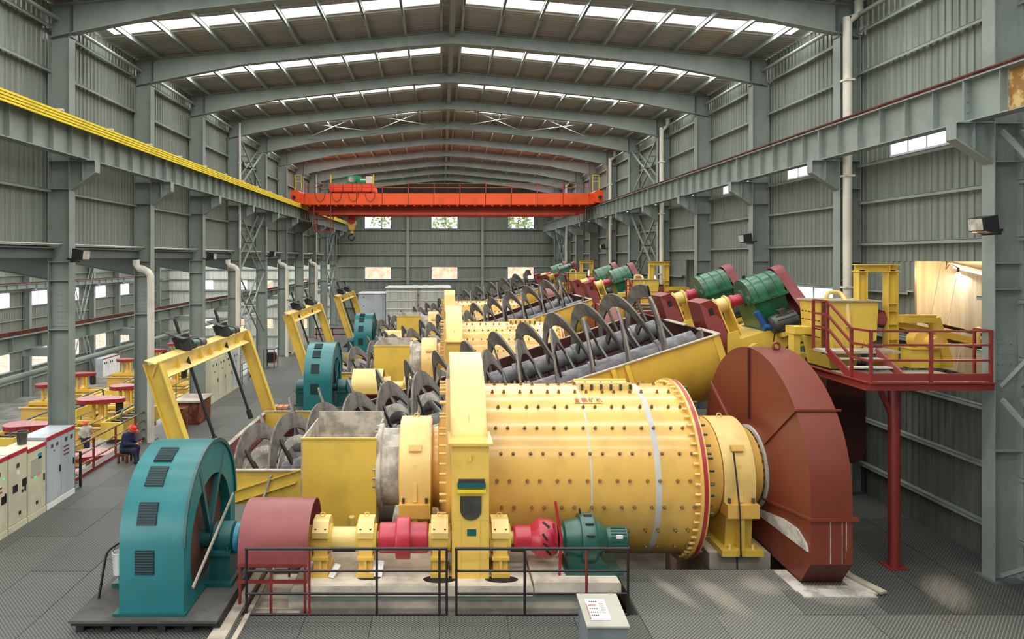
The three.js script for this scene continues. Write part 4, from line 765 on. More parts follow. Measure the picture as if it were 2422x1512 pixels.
// drives at the high end, one set for each spiral
const SIDE = [['near', 'closer to the mill'], ['far', 'away from the mill']];
for (const j of [0, 1]) {
  const o = j * 4.1, C = 23.2 + o, w = SIDE[j][1];
  const f = thing('drive_bed', `yellow sloping box frame under the spiral drive ${w}, {L} classifier`, 'frame', [...I(11, -1.5, C)]);
  part(f, 'box_frame', inc([bbox(9.9, 12.3, -1.45, -.62, C - 1.0, C + 1.1, .03)]), M.yellow);
  part(f, 'side_plate', inc(extZ([[9.2, -1.9], [9.9, -2.1], [10.1, -.3], [9.75, -.3]], C - 1.05, C - 1.0)), M.yellow);
  part(f, 'pivot_bracket', inc(extZ([[9.95, -1.9], [10.85, -1.9], [10.7, -1.35], ...arc(10.42, -1.12, .27, 0, PI, 12), [10.12, -1.35]], C - 1.25, C - 1.05, null, .4)), M.yellow); part(f, 'pivot_pin', inc(cyl([10.42, -1.12, C - 1.32], [10.42, -1.12, C - 1.2], .14, .14, 16)), M.rustSteel);
  for (const x of [9.75, 11.9]) for (const d of [C - .8, C + .9]) part(f, 'leg', box(x - .12, x + .12, x < 10 ? 0 : 0, x < 10 ? 3.6 : 4.3, d - .12, d + .12), M.yellow);
  part(f, 'seam', inc(beam([10.9, -1.46, C - 1.01], [11.3, -.6, C - 1.01], .02, .02)), M.dark);
  const r = thing('transfer_gear_case', `red-brown leaning gear case on the end of the trough, ${w}, {L} classifier`, 'gear case', [...I(9.5, -1.5, C)]);
  part(r, 'case', inc(extZ([[9.28, -1.7], [9.9, -1.7], [9.86, .6], [9.72, .84], [9.34, .84]], C - .62, C + .62)), M.redOx);
  part(r, 'front_plate', inc(extZ([[9.3, -1.6], [9.92, -1.6], [9.86, .1], [9.3, .86]], C - .66, C - .62)), M.brownPink);
  part(r, 'window', inc(box(9.5, 9.66, .35, .58, C - .67, C - .655)), M.dark);
  const b = thing('shaft_bearing', `yellow ribbed shaft bearing between gear case and red coupling, ${w}, {L} classifier`, 'bearing', [...I(10.2, -.62, C)]);
  part(b, 'housing', inc([cyl([9.95, .45, C], [10.45, .45, C], .25, .25, 20)]), M.paleYellow);
  for (const s of [10.0, 10.38]) part(b, 'rib_plate', inc(extX([[C - .55, -.62], [C + .55, -.62], [C + .28, .5], ...arc(C, .45, .3, .1, PI - .1, 10), [C - .28, .5]], s - .025, s + .025, null, 0)), M.yellow);
  const k = thing('red_coupling', `red cylindrical coupling leading into the green reducer, ${w}, {L} classifier`, 'coupling', [...I(10.75, .2, C)]);
  part(k, 'sleeve', inc([cyl([10.46, .45, C], [10.98, .45, C], .19, .19, 20), cyl([10.55, .45, C], [10.66, .45, C], .23, .23, 20)]), M.red); part(k, 'hub', inc(cyl([10.4, .45, C], [11.02, .45, C], .11, .11, 14)), M.motorGray);
  const g = thing('gear_reducer', `dark green round-topped gear reducer above the trough end, ${w}, {L} classifier`, 'gear reducer', [...I(11.5, -.62, C)]);
  const dome = [[C - .78, .42], ...arc(C - .1, .42, .68, PI, 0, 20), [C + .62, .42]];
  part(g, 'upper_case', inc(extX([...dome, [C + .75, .36], [C - .8, .36]], 10.98, 12.1, null, .4)), M.greenGear); part(g, 'lower_case', inc(extX([[C - .72, .34], [C + .66, .34], [C + .6, -.6], [C - .66, -.6]], 11.0, 12.08, null, 0)), M.greenGear);
  part(g, 'joint_flange', inc(box(10.92, 12.16, .31, .39, C - .86, C + .82)), M.greenGear);
  for (const s of [11.2, 11.55, 11.88]) part(g, 'rib', inc(extX([...arc(C - .1, .42, .71, PI, 0, 16), ...arc(C - .1, .42, .66, 0, PI, 16)], s - .02, s + .02, null, 0)), M.greenGear);
  part(g, 'shaft_seat', inc([cyl([10.9, .45, C], [11.0, .45, C], .3, .3, 20), cyl([10.9, .42, C - .5], [11.0, .42, C - .5], .16, .16, 16)]), M.greenGear);
  part(g, 'foot', inc(box(10.95, 12.12, -.66, -.6, C - .8, C + .75)), M.greenGear); part(g, 'cap', inc(cyl([11.2, 1.1, C - .1], [11.2, 1.2, C - .1], .06, .06, 10)), M.dark);
  const h = thing('belt_guard', `red-brown looped belt guard beside the green reducer, ${w}, {L} classifier`, 'belt guard', [...I(12.3, -.9, C - .3)]);
  const loop = (ra, rb) => [...arc(C + .05, .72, ra, -.35, PI - .2, 14), ...arc(C - 1.05, -.5, rb, PI - .2, 2 * PI - .35, 12)];
  part(h, 'rim', inc(extX(loop(.44, .34), 12.2, 12.55, [loop(.4, .3)], .5)), M.brownPink); part(h, 'back_plate', inc(extX(loop(.42, .32), 12.52, 12.56, null, 0)), M.redOx); part(h, 'pulley', inc([cyl([12.16, .72, C + .05], [12.5, .72, C + .05], .3, .3, 20), cyl([12.16, -.5, C - 1.05], [12.5, -.5, C - 1.05], .16, .16, 16)]), M.dark);
  const m = thing('electric_motor', `dark grey finned motor below the belt guard, ${w}, {L} classifier`, 'motor', [...I(11.6, -.85, C - 1.05)]);
  part(m, 'body', inc(latheX([[11.15, .01], [11.15, .2], [11.22, .28], [11.3, .3], [12.0, .3], [12.05, .22], [12.1, .01]], -.5, C - 1.05, 24)), M.motorGray);
  for (let i = 0; i < 12; i++) { const A = i * PI / 6; part(m, 'cooling_fin', inc(beam([11.34, -.5 + .31 * Math.cos(A), C - 1.05 - .31 * Math.sin(A)], [11.96, -.5 + .31 * Math.cos(A), C - 1.05 - .31 * Math.sin(A)], .02, .035)), M.motorGray); }
  part(m, 'shaft', inc(cyl([12.05, -.5, C - 1.05], [12.2, -.5, C - 1.05], .06, .06, 10)), M.dark); part(m, 'terminal_box', inc(box(11.5, 11.75, -.22, -.06, C - 1.2, C - .95)), M.motorGray); part(m, 'mount', inc(box(11.3, 11.95, -.9, -.76, C - 1.3, C - .95)), M.yellow);
  const p = thing('oil_pump', `small blue pump hanging under the green reducer, ${w}, {L} classifier`, 'pump', [...I(11.0, -.62, C - .72)]);
  part(p, 'body', inc([cyl([10.92, .05, C - .88], [11.05, -.5, C - .9], .1, .1, 12), cyl([10.95, -.48, C - .95], [11.2, -.56, C - .95], .12, .12, 12)]), mat('#1e4f8a'));
  const q = thing('motor_cable', `thick black motor cable hanging under the dark motor, ${w}, {L} classifier`, 'cable', [...I(11.9, -1.2, C - 1.2)]);
  part(q, 'cable', tube([I(12.0, -.55, C - 1.2), I(12.25, -.95, C - 1.3), I(12.0, -1.25, C - 1.35), I(11.5, -1.2, C - 1.3), I(11.15, -1.4, C - 1.25), I(11.1, -1.75, C - 1.2)], .035, 8, 30), M.cable);
}

// feed end: platform, stairs, hopper, gate frame, belt conveyor through the wall opening
{
  const t = thing('access_platform', 'red-brown railed steel platform on a pipe post beside the {L} feed hopper', 'platform', [11.1, 0, 16.3]);
  part(t, 'deck_plate', box(9.78, 12.5, 4.5, 4.56, 15.42, 17.2), M.deck); part(t, 'fascia_beam', [box(9.72, 12.55, 4.4, 4.56, 15.36, 15.42), box(9.72, 12.55, 4.56, 4.585, 15.3, 15.44)], M.redOx); part(t, 'fascia_beam', [box(9.72, 9.78, 4.4, 4.56, 15.42, 17.9), box(9.66, 9.8, 4.56, 4.58, 15.42, 17.9), box(9.66, 9.8, 4.39, 4.41, 15.42, 17.9)], M.redOx);
  part(t, 'toe_board', box(9.78, 12.5, 4.6, 4.78, 15.4, 15.42), M.redOx); part(t, 'toe_board', box(9.75, 9.77, 4.58, 4.76, 15.42, 16.1), M.redOx);
  for (const x of [9.77, 11.14, 12.5]) part(t, 'rail_post', beam([x, 4.5, 15.4], [x, 5.76, 15.4], .06, .06), M.redOx);
  for (const y of [5.75, 5.43, 5.08]) part(t, 'handrail', beam([9.75, y, 15.4], [12.53, y, 15.4], .055, .05), M.redOx);
  part(t, 'rail_post', beam([12.52, 4.5, 15.9], [12.52, 5.76, 15.9], .05, .05), M.redOx); part(t, 'handrail', beam([12.52, 5.75, 15.4], [12.52, 5.75, 15.9], .05, .05), M.redOx);
  for (const [d, y0, y1] of [[16.1, 4.5, 5.74], [17.1, 5.05, 6.32], [17.75, 5.05, 6.32]]) part(t, 'rail_post', beam([9.75, y0, d], [9.75, y1, d], .06, .06), M.redOx);
  for (const q of [0, .34, .68]) part(t, 'handrail', [beam([9.75, 5.75 - q, 15.4], [9.75, 5.74 - q, 16.1], .05, .05), beam([9.75, 5.74 - q, 16.1], [9.75, 6.32 - q, 17.1], .05, .05), beam([9.75, 6.32 - q, 17.1], [9.75, 6.32 - q, 17.75], .05, .05)], M.redOx);
  part(t, 'landing', box(9.74, 11.6, 5.0, 5.06, 17.1, 17.75), M.deck);
  part(t, 'stair_stringer', beam([9.78, 4.56, 16.1], [9.78, 5.05, 17.15], .05, .2), M.redOx); part(t, 'stair_stringer', beam([11.0, 4.56, 16.1], [11.0, 5.05, 17.15], .05, .2), M.brownPink);
  for (const [d, y] of [[16.45, 4.72], [16.8, 4.88]]) part(t, 'stair_tread', box(9.8, 10.98, y, y + .03, d, d + .25), M.dustGray);
  part(t, 'pipe_post', [cyl([10.87, 0, 16.26], [10.87, 4.45, 16.26], .13, .13, 16), box(10.65, 11.1, 0, .02, 16.04, 16.48)], M.redOx); part(t, 'knee_brace', beam([10.87, 3.5, 16.26], [10.45, 4.42, 16.26], .1, .1), M.redOx);
  part(t, 'floor_beam', [box(9.8, 12.55, 4.34, 4.5, 16.2, 16.32), box(9.8, 12.55, 4.34, 4.5, 17.0, 17.12)], M.lining);
  const u = thing('chute_casing', 'dark red rounded chute casing hanging behind the scoop housing, {L} mill line', 'chute', [10.8, 1.9, 18.6]);
  part(u, 'casing', extZ([[10.3, 4.6], [10.3, 2.3], ...arc(10.95, 2.3, .38, -PI / 2 - .6, 0, 8), [11.35, 4.6]], 18.1, 19.2, null, .5), M.lining);
}
{
  const t = thing('feed_hopper', 'yellow riveted feed hopper with a cream U pipe on top, {L} mill line', 'hopper', [10.7, 4.45, 18.4]);
  part(t, 'body', [extZ([[10.02, 6.28], [11.5, 6.28], [11.45, 5.25], [11.0, 5.05], [10.9, 4.5], [10.25, 4.5], [10.1, 5.2]], 17.82, 18.95)], M.yellow);
  part(t, 'rim', [box(9.96, 11.56, 6.26, 6.3, 17.76, 19.0)], M.deck);
  for (let i = 0; i < 4; i++) part(t, 'fin_plate', extX([[17.82, 5.35], [17.6, 4.95], [17.82, 4.9]], 10.2 + i * .3, 10.22 + i * .3, null, 0), M.yellow);
  part(t, 'corner_strip', box(10.0, 10.1, 4.9, 6.26, 17.78, 17.84), M.rust);
  for (let i = 0; i < 24; i++) part(t, 'rivet', cyl([10.0 + (i % 4) * .0, 5.3 + Math.floor(i / 6) * .22, 18.0 + (i % 6) * .16], [10.07, 5.3 + Math.floor(i / 6) * .22, 18.0 + (i % 6) * .16], .016, .016, 6), M.rust);
  part(t, 'u_pipe', tube([[10.3, 6.2, 18.1], [10.3, 6.42, 18.1], [10.36, 6.5, 18.1], [10.6, 6.5, 18.1], [10.68, 6.42, 18.05], [10.7, 6.2, 17.86], [10.7, 5.6, 17.78]], .055, 10, 40), M.paleYellow);
  part(t, 'side_bracket', [box(9.55, 10.05, 5.35, 5.55, 18.3, 18.8), box(9.58, 9.75, 4.1, 5.35, 18.4, 18.7)], M.yellow);
}
{
  const t = thing('portal_gate', 'yellow steel portal standing over the {L} feed hopper', 'frame', [11.6, 4.56, 18.0]);
  const ib = (x0, x1, y0, y1) => [box(x0, x1, y0, y1, 17.99, 18.01), box(x0, x0 + .02, y0, y1, 17.88, 18.12), box(x1 - .02, x1, y0, y1, 17.88, 18.12)];
  part(t, 'post', ib(11.02, 11.26, 6.3, 7.1), M.yellow); part(t, 'post', ib(11.8, 12.07, 4.56, 7.1), M.yellow);
  part(t, 'lintel', [box(10.98, 12.1, 7.05, 7.07, 17.86, 18.14), box(10.98, 12.1, 7.23, 7.25, 17.86, 18.14), box(10.98, 12.1, 7.07, 7.23, 17.99, 18.01), box(11.84, 11.86, 7.07, 7.23, 17.88, 18.12)], M.yellow);
  for (const y of [5.25, 5.65, 6.0, 6.2]) part(t, 'stiffener', box(11.82, 12.05, y, y + .02, 17.88, 18.12), M.yellow);
  part(t, 'head_frame', [box(12.05, 12.95, 5.72, 5.92, 17.7, 17.95), beam([12.95, 5.84, 17.82], [13.3, 4.62, 17.82], .2, .24), box(11.5, 13.3, 4.56, 4.72, 17.6, 18.05)], M.yellow);
}
{
  const t = thing('conveyor_drive', 'yellow geared motor on a yellow box stand by the {L} conveyor head', 'motor', [12.4, 4.72, 17.5]);
  part(t, 'stand', [box(12.0, 12.75, 4.6, 5.1, 17.3, 17.7)], M.yellow); part(t, 'motor_body', [cyl([12.5, 5.28, 17.1], [12.5, 5.28, 17.55], .18, .18, 20), cyl([12.3, 5.3, 17.3], [12.3, 5.3, 17.6], .23, .23, 20), cyl([12.5, 5.28, 17.04], [12.5, 5.28, 17.1], .14, .14, 16)], M.millYellow);
  part(t, 'top_plate', box(11.98, 12.8, 5.08, 5.12, 17.25, 17.75), M.yellow);
}
{
  const t = thing('belt_conveyor', 'black rubber belt conveyor sloping out through the {L} wall opening', 'conveyor', [13.5, 4.9, 18.45]);
  part(t, 'belt', [beam([11.65, 6.02, 18.45], [18.6, 4.45, 18.45], .85, .03), beam([11.65, 5.62, 18.45], [18.6, 4.05, 18.45], .85, .03)], M.dark);
  part(t, 'head_pulley', [cyl([11.65, 5.8, 18.0], [11.65, 5.8, 18.9], .21, .21, 24)], M.redOx); part(t, 'belt_edge', cyl([11.65, 5.8, 17.92], [11.65, 5.8, 17.96], .15, .15, 20), M.brownPink);
  for (const d of [18.0, 18.9]) part(t, 'side_channel', beam([12.1, 5.66, d], [18.6, 4.2, d], .06, .18), M.yellow);
  for (const x of [13.1, 14.2, 15.4]) { const y = 6.02 - (x - 11.65) * .226; part(t, 'idler_bracket', [beam([x, y - .35, 17.95], [x, y + .14, 17.88], .1, .05), beam([x, y - .35, 18.95], [x, y + .14, 19.02], .1, .05), cyl([x, y + .08, 17.9], [x, y - .03, 18.15], .05, .05, 10)], M.paleYellow); }
}
{ // gallery outside the wall that the belt comes up in
  const t = thing('conveyor_gallery', 'pale ribbed conveyor gallery seen through the {L} wall opening', 'gallery', [16.5, 2.5, 18.2], null, 'structure');
  const sl = (x, y) => [x, y - (x - 13.5) * .24];
  for (let i = 0; i < 16; i++) { const a = 13.52 + i * .5; part(t, 'wall_panel', extZ([sl(a, 3.9), sl(a + .48, 3.9), sl(a + .48 + .75, 7.9), sl(a + .75, 7.9)], 19.9, 19.94), M.wallPale); }
  part(t, 'wall_panel', extZ([sl(13.52, 3.9), sl(14.3, 7.9), sl(13.52, 7.9)], 19.9, 19.94), M.wallPale);
  part(t, 'roof_sheet', beam([13.55, 7.62, 18.1], [23, 5.35, 18.1], 4, .06), M.wallPale); part(t, 'floor_sheet', beam([13.5, 3.85, 18.1], [23, 1.57, 18.1], 4, .06), M.deck); part(t, 'wall_panel', extZ([sl(13.5, 3.85), sl(23, 3.85), sl(23, 7.65), sl(13.5, 7.65)], 16.1, 16.16), M.wallPale); part(t, 'sky_blocking_sheet', box(22.9, 22.96, 1.4, 5.5, 16.1, 19.95), M.wallPale);  // far end closed with an added, unseen sheet to keep sky light out
}
const frontLine = line; line = null;
const WORD = ['front', 'middle', 'rear'], HUE = ['reddish', 'pale yellow', 'pale yellow'];
const word = (l, i) => l?.replace('{L}', WORD[i]).replace('{C}', HUE[i]);
const HIDDEN = /^(drive_foundation|pillow_bearing_003|shift_lever|barring_clutch|geared_motor|hanging_cable|loose_plate|scoop_sump|bearing_pier|concrete_block|oil_pump|motor_cable)/;
for (const o of frontLine) {
  const l = o.userData.label;
  for (const i of [1, 2]) {
    if (HIDDEN.test(o.name)) continue;
    const c = clone(o, 0, 0, 18 * i, word(l, i));
    if (/^clutch_guard/.test(o.name)) c.traverse(m => { if (m.name === 'cover') m.material = M.paleYellow; });
  }
  o.userData.label = word(l, 0);
}

// lamp in the front gallery; added tube stands in for a light gap
{ const t = thing('gallery_bulb_lamp', 'glowing warm bare bulb inside the wall opening', 'lamp', [14.12, 6.95, 18.5]);
  part(t, 'bulb', fin(new THREE.SphereGeometry(.075, 16, 12).translate(14.12, 6.95, -18.5)), M.bulb); part(t, 'socket', cyl([14.12, 7.02, 18.5], [14.12, 7.16, 18.5], .035, .035, 10), M.motorGray);
  part(t, 'wire', tube([[14.12, 7.15, 18.5], [13.9, 7.25, 18.5], [13.75, 7.1, 18.45], [13.78, 7.35, 18.45]], .012, 6, 20), M.cable);
  const L = new THREE.PointLight('#ffbe80', 13); L.position.copy(V(14.12, 6.95, 18.5)); L.castShadow = true; scene.add(L); }
{ const t = thing('light_gap_strip', 'white glowing strip standing in for a bright gap under the gallery roof', 'lamp', [15.3, 6.9, 19.0]);
  part(t, 'gap_glow', cyl([14.6, 7.16, 19.3], [16.3, 6.75, 19.3], .035, .035, 10), M.tube); part(t, 'tray', beam([14.5, 7.25, 19.3], [16.4, 6.8, 19.3], .12, .05), M.white);
  const L = new THREE.RectAreaLight('#fff2dc', 18, 1.7, .3); L.position.copy(V(15.45, 6.9, 19.25)); L.lookAt(V(15.0, 5.5, 19.2)); scene.add(L); }

// ------------------------------------------------------------------ overhead crane
{
  const t = thing('bridge_crane', 'bright orange double-girder bridge crane spanning the hall near its end', 'crane', [XC, 10.9, 54]);
  for (const d of [53.8, 56.2]) part(t, 'girder', [box(-10.6, 11.4, 11.0, 12.4, d, d + .5), box(-10.7, 11.5, 12.4, 12.44, d - .06, d + .56), box(-9.6, 10.4, 10.9, 11.0, d - .06, d + .56)], M.orangeDark);
  part(t, 'girder_flange', [box(-9.8, 10.6, 10.88, 11.06, 53.7, 53.78)], M.orange);
  part(t, 'walkway_plate', box(-10.7, 11.5, 12.42, 12.5, 52.9, 53.8), M.orange);
  for (let i = 0; i < 11; i++) part(t, 'fascia_panel', box(-10.7 + i * 2.02, -10.7 + (i + 1) * 2.02 - .04, 11.62, 12.46, 52.86, 52.9), M.orange);
  part(t, 'walkway_floor', box(-10.7, 11.5, 11.6, 11.64, 52.9, 53.8), M.orangeDark);
  for (let i = 0; i < 32; i++) part(t, 'fascia_tab', box(-10.4 + i * .68, -10.25 + i * .68, 11.5, 11.62, 52.9, 53.2), M.orangeDark);
  for (let i = 0; i < 12; i++) part(t, 'rail_post', box(-10.7 + i * 2.02 - .03, -10.7 + i * 2.02 + .03, 12.4, 13.35, 52.86, 52.92), M.redTop);
  for (const y of [13.28, 12.95]) part(t, 'handrail', box(-10.7, 11.5, y - .022, y + .022, 52.86, 52.9), y > 13 ? M.rustSteel : M.redTop);
  for (const s of [-1, 1]) {
    const x = s < 0 ? -11.4 : 12.2;
    part(t, 'end_carriage', [bbox(x - .3, x + .3, 11.75, 12.7, 52.3, 57.6, .06), box(Math.min(x, x - s * 1), Math.max(x, x - s * 1), 11.7, 12.5, 53.0, 56.8)], M.orange);
    for (const d of [52.9, 57]) part(t, 'wheel', cyl([x - .08, 11.95, d], [x + .08, 11.95, d], .27, .27, 20), M.dark);
    part(t, 'buffer', [cyl([x, 12.15, 52.0], [x, 12.15, 52.3], .12, .12, 12)], M.dark);
    part(t, 'carriage_rail', [beam([x, 12.7, 52.5], [x, 13.9, 52.5], .05, .05), beam([x - s * .5, 12.7, 52.5], [x - s * .5, 13.9, 52.5], .05, .05), beam([x, 13.88, 52.5], [x - s * .5, 13.88, 52.5], .05, .05), beam([x, 13.4, 52.5], [x - s * .5, 13.4, 52.5], .05, .05)], M.safety);
  }
  const cage = part(t, 'service_cage', [[-10.0, 53], [-8.7, 53], [-10.0, 54.2], [-8.7, 54.2]].map(([x, d]) => beam([x, 9.55, d], [x, 11.6, d], .07, .07)), M.redOx);
  part(cage, 'cage_bar', [[-10, 53, -8.7, 53], [-10, 54.2, -8.7, 54.2], [-10, 53, -10, 54.2], [-8.7, 53, -8.7, 54.2]].flatMap(([a, b, c, d]) => [9.55, 10.5, 11.1].map(y => beam([a, y, b], [c, y, d], .06, .06))), M.redOx);
  part(t, 'cage_floor', box(-10.05, -8.65, 9.5, 9.55, 52.95, 54.25), M.redOx);
}
{
  const t = thing('crane_trolley', 'orange trolley with green hoist gear riding on the bridge crane', 'trolley', [-7.2, 12.5, 55.2]);
  part(t, 'frame', [bbox(-8.9, -5.4, 12.72, 13.3, 53.6, 56.9, .08)], M.orange);
  for (let i = 0; i < 5; i++) part(t, 'frame_rib', box(-8.6 + i * .75, -8.55 + i * .75, 12.72, 13.3, 53.55, 53.62), M.orangeDark);
  part(t, 'hoist_gear', [box(-7.6, -6.55, 13.3, 14.05, 54.2, 55.2), cyl([-7.2, 13.7, 53.8], [-7.2, 13.7, 54.3], .36, .36, 20)], M.emerald); part(t, 'hoist_hub', cyl([-7.2, 13.7, 53.72], [-7.2, 13.7, 53.82], .22, .22, 16), M.dustGray);
  part(t, 'travel_motor', cyl([-6.5, 13.55, 54.2], [-5.9, 13.55, 54.2], .24, .24, 16), M.emerald); part(t, 'control_box', box(-6.05, -5.55, 13.35, 13.95, 53.8, 54.2), M.white);
  for (const x of [-8.85, -5.45]) part(t, 'marker_post', beam([x, 13.3, 53.9], [x, 14.1, 53.9], .1, .1), M.safety); for (const x of [-8.7, -5.7]) for (const d of [54, 56.5]) part(t, 'wheel', cyl([x - .08, 12.6, d], [x + .08, 12.6, d], .18, .18, 16), M.dark);
}
{
  const t = thing('crane_hook', 'yellow pulley block with black hook hanging below the crane', 'hook', [-7.3, 9.1, 54.9]);
  part(t, 'pulley_block', [cyl([-7.3, 10.35, 54.6], [-7.3, 10.35, 55.2], .36, .36, 24), extZ([[-7.62, 10.3], [-6.98, 10.3], [-7.12, 9.75], [-7.48, 9.75]], 54.58, 55.22)], M.millYellow); part(t, 'pulley_cover', cyl([-7.3, 10.5, 54.57], [-7.3, 10.5, 55.23], .33, .33, 20), M.orangeDark);
  part(t, 'shank', cyl([-7.3, 9.45, 54.9], [-7.3, 9.8, 54.9], .12, .14, 14), M.millYellow);
  const g = new THREE.TorusGeometry(.23, .075, 10, 24, PI * 1.45); g.rotateZ(PI * .62); part(t, 'hook', [fin(g.translate(-7.32, 9.14, -54.9)), cyl([-7.3, 9.3, 54.9], [-7.3, 9.46, 54.9], .07, .07, 10)], M.dark);
  part(t, 'rope', [cyl([-7.55, 10.4, 54.9], [-7.55, 12.7, 54.9], .018, .018, 6), cyl([-7.05, 10.4, 54.9], [-7.05, 12.7, 54.9], .018, .018, 6)], M.dark);
}
for (let i = 0; i < 4; i++) { const t = thing('festoon_cable', `black looped trailing cable on the crane walkway, loop ${['first', 'second', 'third', 'fourth'][i]} from the hook side`, 'cable', [-9.6 + i * .95, 11.9, 52.8]); const x = -9.9 + i * 1.3; part(t, 'loop', tube([[x, 12.6, 52.8], [x + .1, 12.1, 52.78], [x + .4, 11.85, 52.78], [x + .7, 12.1, 52.78], [x + .8, 12.6, 52.8]], .02, 6, 24), M.cable); }

// ------------------------------------------------------------------ walkway side: cabinets, railing, worker
function cabinet(d0, d1, m, label, o) {
  const x = o.x ?? -11.6, xb = x - .8, h = o.h ?? 2.14, g = .008, t = thing('control_cabinet', label, 'cabinet', [x - .4, 0, (d0 + d1) / 2]);
  part(t, 'body', box(xb, x - .02, .08, h, d0 + g, d1 - g), m); part(t, 'plinth', box(xb, x + .01, 0, .16, d0 + g, d1 - g), o.plinth ?? m);
  if (!o.plain) part(t, 'top_trim', [beam([x, h - .05, d0 + g], [x, h - .05, d1 - g], .04, .1)], M.red, 'dark red top strip');
  const n = o.doors ?? 1, w = (d1 - d0 - 2 * g) / n;
  for (let i = 0; i < n; i++) {
    const a = d0 + g + i * w, door = part(t, 'door', box(x - .02, x, .2, h - .12, a + .012, a + w - .012), o.door ?? m);
    part(door, 'handle', box(x, x + .03, .95, 1.15, a + w * .86, a + w * .9), M.dark);
    for (const [y, f, s, mm, q] of o.fit?.[i] ?? []) part(door, q ?? 'meter', box(x, x + .012, y - s / 2, y + s / 2, a + w * f - s / 2, a + w * f + s / 2), mm);
  }
  if (o.labels) for (const [y, d] of o.labels) part(t, 'label_strip', box(x, x + .006, y - .02, y + .02, d - .14, d + .14), M.redOx);
  return t;
}
const D = M.dark, W = M.white;
cabinet(17.25, 18.08, M.beige, 'beige cabinet at the very edge of the picture beside the walkway', { fit: [[[1.72, .55, .12, D], [1.55, .8, .05, M.ledGreen, 'indicator_light'], [1.0, .8, .2, D], [1.3, .3, .05, M.ledRed, 'indicator_light']]], labels: [[1.35, 17.7], [1.24, 17.7]] });
cabinet(18.1, 18.92, M.beige, 'beige cabinet with two dark square windows and a small meter', { fit: [[[1.74, .5, .12, M.motorGray], [1.55, .5, .1, W], [1.14, .35, .2, D], [1.2, .85, .2, D], [.98, .75, .08, M.motorGray], [.42, .6, .09, D]]] });
cabinet(18.94, 19.82, M.beige, 'narrow beige cabinet with a grey screen and red and green lamps', { h: 2.05, fit: [[[1.45, .45, .5, M.boxGray, 'screen_panel'], [1.72, .65, .16, M.cyan, 'display'], [1.17, .4, .055, M.ledGreen, 'indicator_light'], [1.19, .62, .055, M.ledRed, 'indicator_light'], [.42, .5, .09, D]]] });
cabinet(19.86, 21.38, M.grayBlue, 'pale blue-grey two-door cabinet at the end of the cabinet row', { doors: 2, plinth: M.white, fit: [[[1.82, .35, .1, M.motorGray], [1.82, .7, .1, M.motorGray], [1.66, .5, .04, M.motorGray]], [[1.84, .35, .12, M.motorGray], [1.84, .75, .12, M.motorGray]]], labels: [[1.62, 20.9], [1.5, 20.9], [1.38, 20.9]] });
for (let i = 0; i < 4; i++) cabinet(34.35 + i * 1.2, 35.5 + i * 1.2, M.beige, ['beige cabinet seen under the front gantry beam, first one', 'beige cabinet seen under the front gantry beam, second one', 'beige cabinet between the two screw rods of the front gantry, third one', 'pale grey cabinet at the far end of the row behind the front gantry'][i], { h: 2.3, x: -11.72, plain: true, doors: 1, door: i > 2 ? M.grayBlue : M.beige, fit: [[[1.9, .3, .12, D], [1.9, .7, .12, D], [1.55, .5, .08, D]]] });
for (let i = 0; i < 3; i++) cabinet(52.2 + i * 1.55, 53.7 + i * 1.55, M.beige, ['tall beige cabinet beyond the ladder, first of three', 'tall beige cabinet beyond the ladder, middle of three', 'tall beige cabinet beyond the ladder, last of three'][i], { h: 2.8, plain: true });
{ const t = thing('green_bucket', 'dark plastic bucket standing on top of the blue-grey cabinet', 'bucket', [-12.1, 2.14, 19.2]); part(t, 'bucket', latheY([[.12, 0], [.15, .34], [.165, .34], [.165, .36], [.14, .36], [.11, .02], [0, .02]], -12.1, 2.06, 19.5), M.motorGray); }
function latheY(prof, x, y, d, seg = 24) { const g = new THREE.LatheGeometry(prof.map(p => new THREE.Vector2(Math.max(p[0], 1e-4), p[1])), seg); return fin(toCreasedNormals(g.toNonIndexed(), .6).translate(x, y, -d)); }
// railing along the edge of the walkway
{
  const t = thing('walkway_railing', 'long brown railing behind the seated worker at the edge of the walkway', 'railing', [-12.15, 0, 25.5]);
  for (const d of [22.1, 23.6, 25.2, 26.8, 28.4]) part(t, 'rail_post', beam([-12.15, 0, d], [-12.15, 1.15, d], .06, .06), M.redOx);
  for (const y of [1.15, .8, .45]) part(t, 'handrail', beam([-12.15, y, 22.05], [-12.15, y, 28.45], .05, .05), M.rustSteel); part(t, 'toe_board', box(-12.17, -12.13, 0, .12, 22.05, 28.45), M.redOx);
  const u = thing('railing_gate', 'short dark railing piece beside the blue-grey cabinet', 'railing', [-11.75, 0, 22.0]);
  for (const x of [-12.1, -11.7]) part(u, 'rail_post', beam([x, 0, 21.9], [x, 1.15, 21.9], .06, .06), M.blackPaint);
  for (const y of [1.15, .9, .65, .4, .15]) part(u, 'handrail', beam([-12.1, y, 21.9], [-11.7, y, 21.9], .04, .05), M.rustSteel);
}
{ const t = thing('far_railing', 'dark railing panel with a red-brown edge beside the ladder', 'railing', [-11.9, 0, 41]); for (const d of [38.6, 39.8, 41, 42.2]) part(t, 'rail_post', beam([-11.75, 0, d], [-11.75, 1.2, d], .05, .05), M.steelDark); for (const y of [1.2, .8, .4]) part(t, 'handrail', beam([-11.75, y, 38.6], [-11.75, y, 42.2], .04, .04), M.steelDark); part(t, 'end_plate', box(-12.0, -11.5, 0, 1.25, 42.2, 42.26), M.redOx); }
